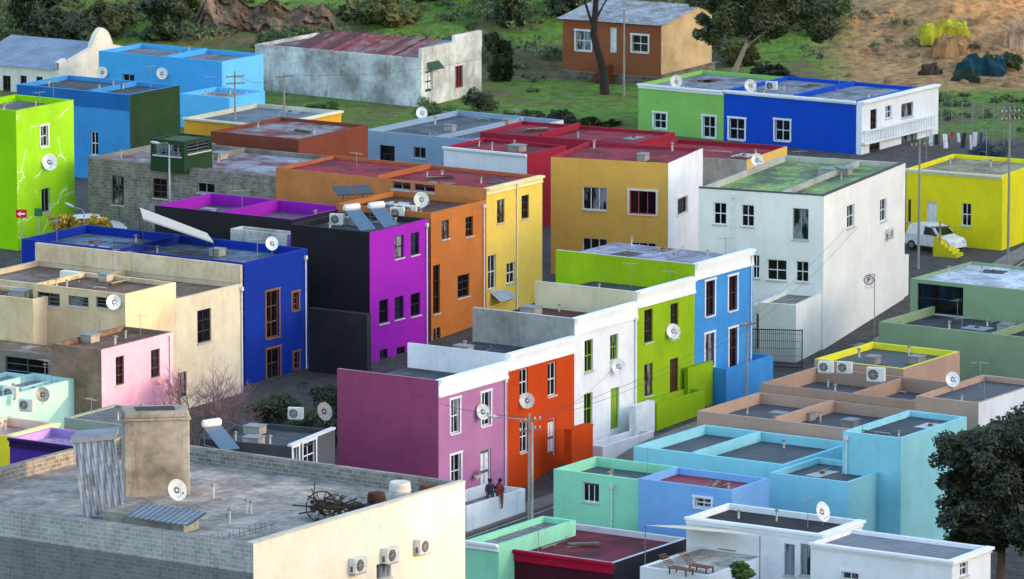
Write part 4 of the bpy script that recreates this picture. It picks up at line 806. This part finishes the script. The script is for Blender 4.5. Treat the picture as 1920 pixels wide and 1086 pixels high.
# ===== people
def person(p,col,label,rz,h=1.35):
    V=[(0,0,.5),(0,0,.62),(0,0,.78),(0,0,.86),(0,0,.93),(.09,0,.5),(.1,-.01,.27),(.1,0,.03),(.1,-.09,.01),(-.09,0,.5),(-.1,-.02,.27),(-.1,0,.03),(-.1,-.09,.01),(.13,0,.79),(.18,-.02,.62),(.16,-.12,.5),(-.13,0,.79),(-.18,-.02,.62),(-.15,-.13,.52)]
    E=[(0,1),(1,2),(2,3),(3,4),(0,5),(5,6),(6,7),(7,8),(0,9),(9,10),(10,11),(11,12),(2,13),(13,14),(14,15),(2,16),(16,17),(17,18)]
    R=[.095,.085,.1,.04,.075,.07,.045,.03,.025,.07,.045,.03,.025,.045,.032,.022,.045,.032,.022]
    me=bpy.data.meshes.new('person'); me.from_pydata([Vector(v)*h for v in V],E,[]); o=bpy.data.objects.new('person',me); COL.objects.link(o)
    m=o.modifiers.new('s','SKIN'); 
    for k,sv in enumerate(me.skin_vertices[0].data): sv.radius=(R[k]*h,R[k]*h); sv.use_root=(k==0)
    o.modifiers.new('sub','SUBSURF').levels=2; o.modifiers['sub'].render_levels=2
    me.materials.append(FLAT('#6a4434',.6)); o.location=p; o.rotation_euler=(0,0,rz); tag(o,label,'person')
    mb=MB(); mb.tube([(0,0,.47*h),(0,0,.62*h),(0,0,.8*h),(0,0,.84*h)],[.125*h,.115*h,.135*h,.07*h],12); mb.obj('shirt',[FLAT(col,.9)],o)
    mb=MB(); mb.tube([(0,.015*h,.9*h),(0,.02*h,.96*h),(0,.01*h,1.0*h),(0,0,1.02*h)],[.07*h,.082*h,.06*h,.02*h],12); mb.obj('hair',[FLAT('#15110f',.8)],o)
for x,c,r in ((919,'#28304a',.4),(937,'#8a2c34',-.6)):
    p=at_y(x,930,328.8); p.z=YD.zr; person(p,c,'child in a dark blue shirt standing by the yard wall' if x<930 else 'child in a red shirt standing by the yard wall',r,1.6)
# ===== wires
def wire(p,q,sag=.6):
    mb=MB(); pts=[p.lerp(q,k/10)-Vector((0,0,sag*4*(k/10)*(1-k/10))) for k in range(11)]; mb.tube(pts,.01,4,0,False); o=mb.obj('overhead_wire',[FLAT('#2a2a2c',.6)]); tag(o,'thin sagging overhead wire between poles','overhead wire','overhead wires')
wire(at_y(992,782,317.5),at_y(1400,604,350)); wire(at_y(1000,790,317.5),at_y(1408,612,350)); wire(at_y(1400,604,350),at_y(1722,270,392)); wire(at_y(1722,270,392),at_y(1890,205,393)); wire(at_y(1722,275,392),at_y(1410,610,350),1); wire(at_y(441,140,442),at_y(533,140,442)); wire(at_y(533,140,442),at_y(1170,25,462),1.5); wire(at_y(992,782,317.5),at_y(693,700,336)); wire(at_y(992,785,317.5),at_y(1150,690,339))
# ===== terrain
def coords(a,b,st,far):
    c=[]; x=a
    while x<=b: c.append(x); x+=st
    lo=[];d=st*2;x=a-d
    while x>-far: lo.append(x); d*=1.35; x-=d
    hi=[];d=st*2;x=c[-1]+d
    while x<far: hi.append(x); d*=1.2; x+=d
    return lo[::-1]+c+hi
xs=coords(-62,70,1.2,3000); xs=[x for x in xs if x<=70]+[74+6*k for k in range(35)]+[x for x in xs if x>290]
ys=coords(200,540,1.2,3000)
vs=[(x,y,g(x,y)) for y in ys for x in xs]; nx=len(xs)
fs=[(j*nx+i,j*nx+i+1,(j+1)*nx+i+1,(j+1)*nx+i) for j in range(len(ys)-1) for i in range(nx-1)]
me=bpy.data.meshes.new('ground'); me.from_pydata(vs,[],fs)
m,nt,b=newmat('ground_surface'); p=pos(nt)
sx=nt.nodes.new('ShaderNodeSeparateXYZ'); nt.links.new(p,sx.inputs[0])
n=noi(nt,p,.15,6,.65); n2=noi(nt,p,1.2,6,.7); n5=noi(nt,p,.5,8,.75)
grass=ramp(nt,n2,[(.3,lin('#34500f')),(.6,lin('#6a9028'))]); dirt=ramp(nt,n2,[(.3,lin('#7e5c3c')),(.65,lin('#d6a66e'))]); town=ramp(nt,n2,[(.3,lin('#3c3a38')),(.65,lin('#5c5854'))]); scrub=ramp(nt,n2,[(.3,lin('#4a4424')),(.65,lin('#80704a'))])
dirt=mul(nt,dirt,ramp(nt,n5,[(.36,(.45,.42,.36)),(.5,(1,1,1))]))
hill=mul(nt,grass,scrub,ramp(nt,n,[(.5,(0,0,0)),(.6,(1,1,1))]),'MIX')
def mr(s,a,b_):
    q=N(nt,'ShaderNodeMapRange'); q.inputs[1].default_value=a; q.inputs[2].default_value=b_; nt.links.new(s,q.inputs[0]); return q.outputs[0]
moundx=N(nt,'ShaderNodeMath',operation='MULTIPLY'); nt.links.new(mr(sx.outputs[0],23,28),moundx.inputs[0]); nt.links.new(mr(sx.outputs[1],463,468),moundx.inputs[1])
hill=mul(nt,hill,dirt,moundx.outputs[0],'MIX')
col=mul(nt,town,hill,mr(sx.outputs[1],440,446),'MIX')
nt.links.new(col,b.inputs['Base Color']); b.inputs['Roughness'].default_value=.95; bump(nt,b,n2,1.0,.5)
me.materials.append(m); me.update(); o=bpy.data.objects.new('ground',me); COL.objects.link(o); o['kind']='structure'
# road
q0=Vector((P0.x,P0.y,0)); nn=Vector((math.cos(math.radians(rth)),-math.sin(math.radians(rth)),0)); c0=q0+nn*6.3
a2=Vector((math.sin(math.radians(23)),math.cos(math.radians(23)),0))
pts=[c0+ra*t for t in range(-60,31,2)]+[c0+ra*31]; k0=pts[-1]
for t in range(2,76,2): pts.append(k0+a2*t)
def strip(name,off0,off1,dz,mat):
    mb=MB(); pr=None
    for k,p in enumerate(pts):
        d=(pts[min(k+1,len(pts)-1)]-pts[max(k-1,0)]).normalized(); s=Vector((d.y,-d.x,0)); A_=p+s*off0; B_=p+s*off1
        A_.z=g(A_.x,A_.y)+dz; B_.z=g(B_.x,B_.y)+dz
        if pr:
            mb.q([pr[0],pr[1],B_,A_]); lo=Vector((0,0,-.3)); mb.q([pr[0],A_,A_+lo,pr[0]+lo]); mb.q([pr[1],B_,B_+lo,pr[1]+lo])
        pr=(A_,B_)
    o=mb.obj(name,[mat]); o['kind']='structure'
m,nt,b=newmat('asphalt'); col=ramp(nt,noi(nt,pos(nt),2,8,.8),[(.3,lin('#36373a')),(.7,lin('#545456'))]); nt.links.new(col,b.inputs['Base Color']); b.inputs['Roughness'].default_value=.9
strip('road',-2.6,2.6,.08,m); strip('pavement',-3.9,-2.6,.2,P('#8d8982',1)); strip('pavement',2.6,3.7,.2,P('#8d8982',1)); strip('road_marking',-2.35,-2.25,.088,P('#c8c4b8',1))
# ===== light, world, camera
el=math.radians(9); az=math.atan2(.95,-.30)
w=bpy.data.worlds.new('World'); S.world=w; w.use_nodes=True; nt=w.node_tree; bg=nt.nodes['Background']
sk=nt.nodes.new('ShaderNodeTexSky'); sk.sky_type='NISHITA'; sk.sun_disc=False; sk.sun_elevation=el; sk.sun_rotation=az; sk.dust_density=1.5; sk.ozone_density=1.0
mx=nt.nodes.new('ShaderNodeMix'); mx.data_type='RGBA'; mx.blend_type='MULTIPLY'; mx.inputs[0].default_value=1; mx.inputs[7].default_value=(1.0,1.0,1.03,1)
nt.links.new(sk.outputs[0],mx.inputs[6]); nt.links.new(mx.outputs[2],bg.inputs[0]); bg.inputs[1].default_value=.72
sl=bpy.data.lights.new('sun','SUN'); sl.energy=3.8; sl.angle=math.radians(.6); sl.color=(1,.6,.28); so=bpy.data.objects.new('sun',sl); COL.objects.link(so)
sd=Vector((.95,-.30,0)).normalized()*math.cos(el)+Vector((0,0,math.sin(el))); so.rotation_euler=sd.to_track_quat('Z','Y').to_euler(); so.location=(100,200,100)
cam=bpy.data.cameras.new('camera'); cam.sensor_width=36; cam.lens=F*36/1920; cam.clip_end=6000; cam.clip_start=1; co=bpy.data.objects.new('camera',cam); COL.objects.link(co)
co.location=CAM; co.rotation_euler=(math.radians(90)-PIT,0,0); S.camera=co
cam.dof.use_dof=True; cam.dof.focus_distance=345; cam.dof.aperture_fstop=1.3
S.view_settings.view_transform='Standard'; S.view_settings.look='None'; S.view_settings.exposure=0
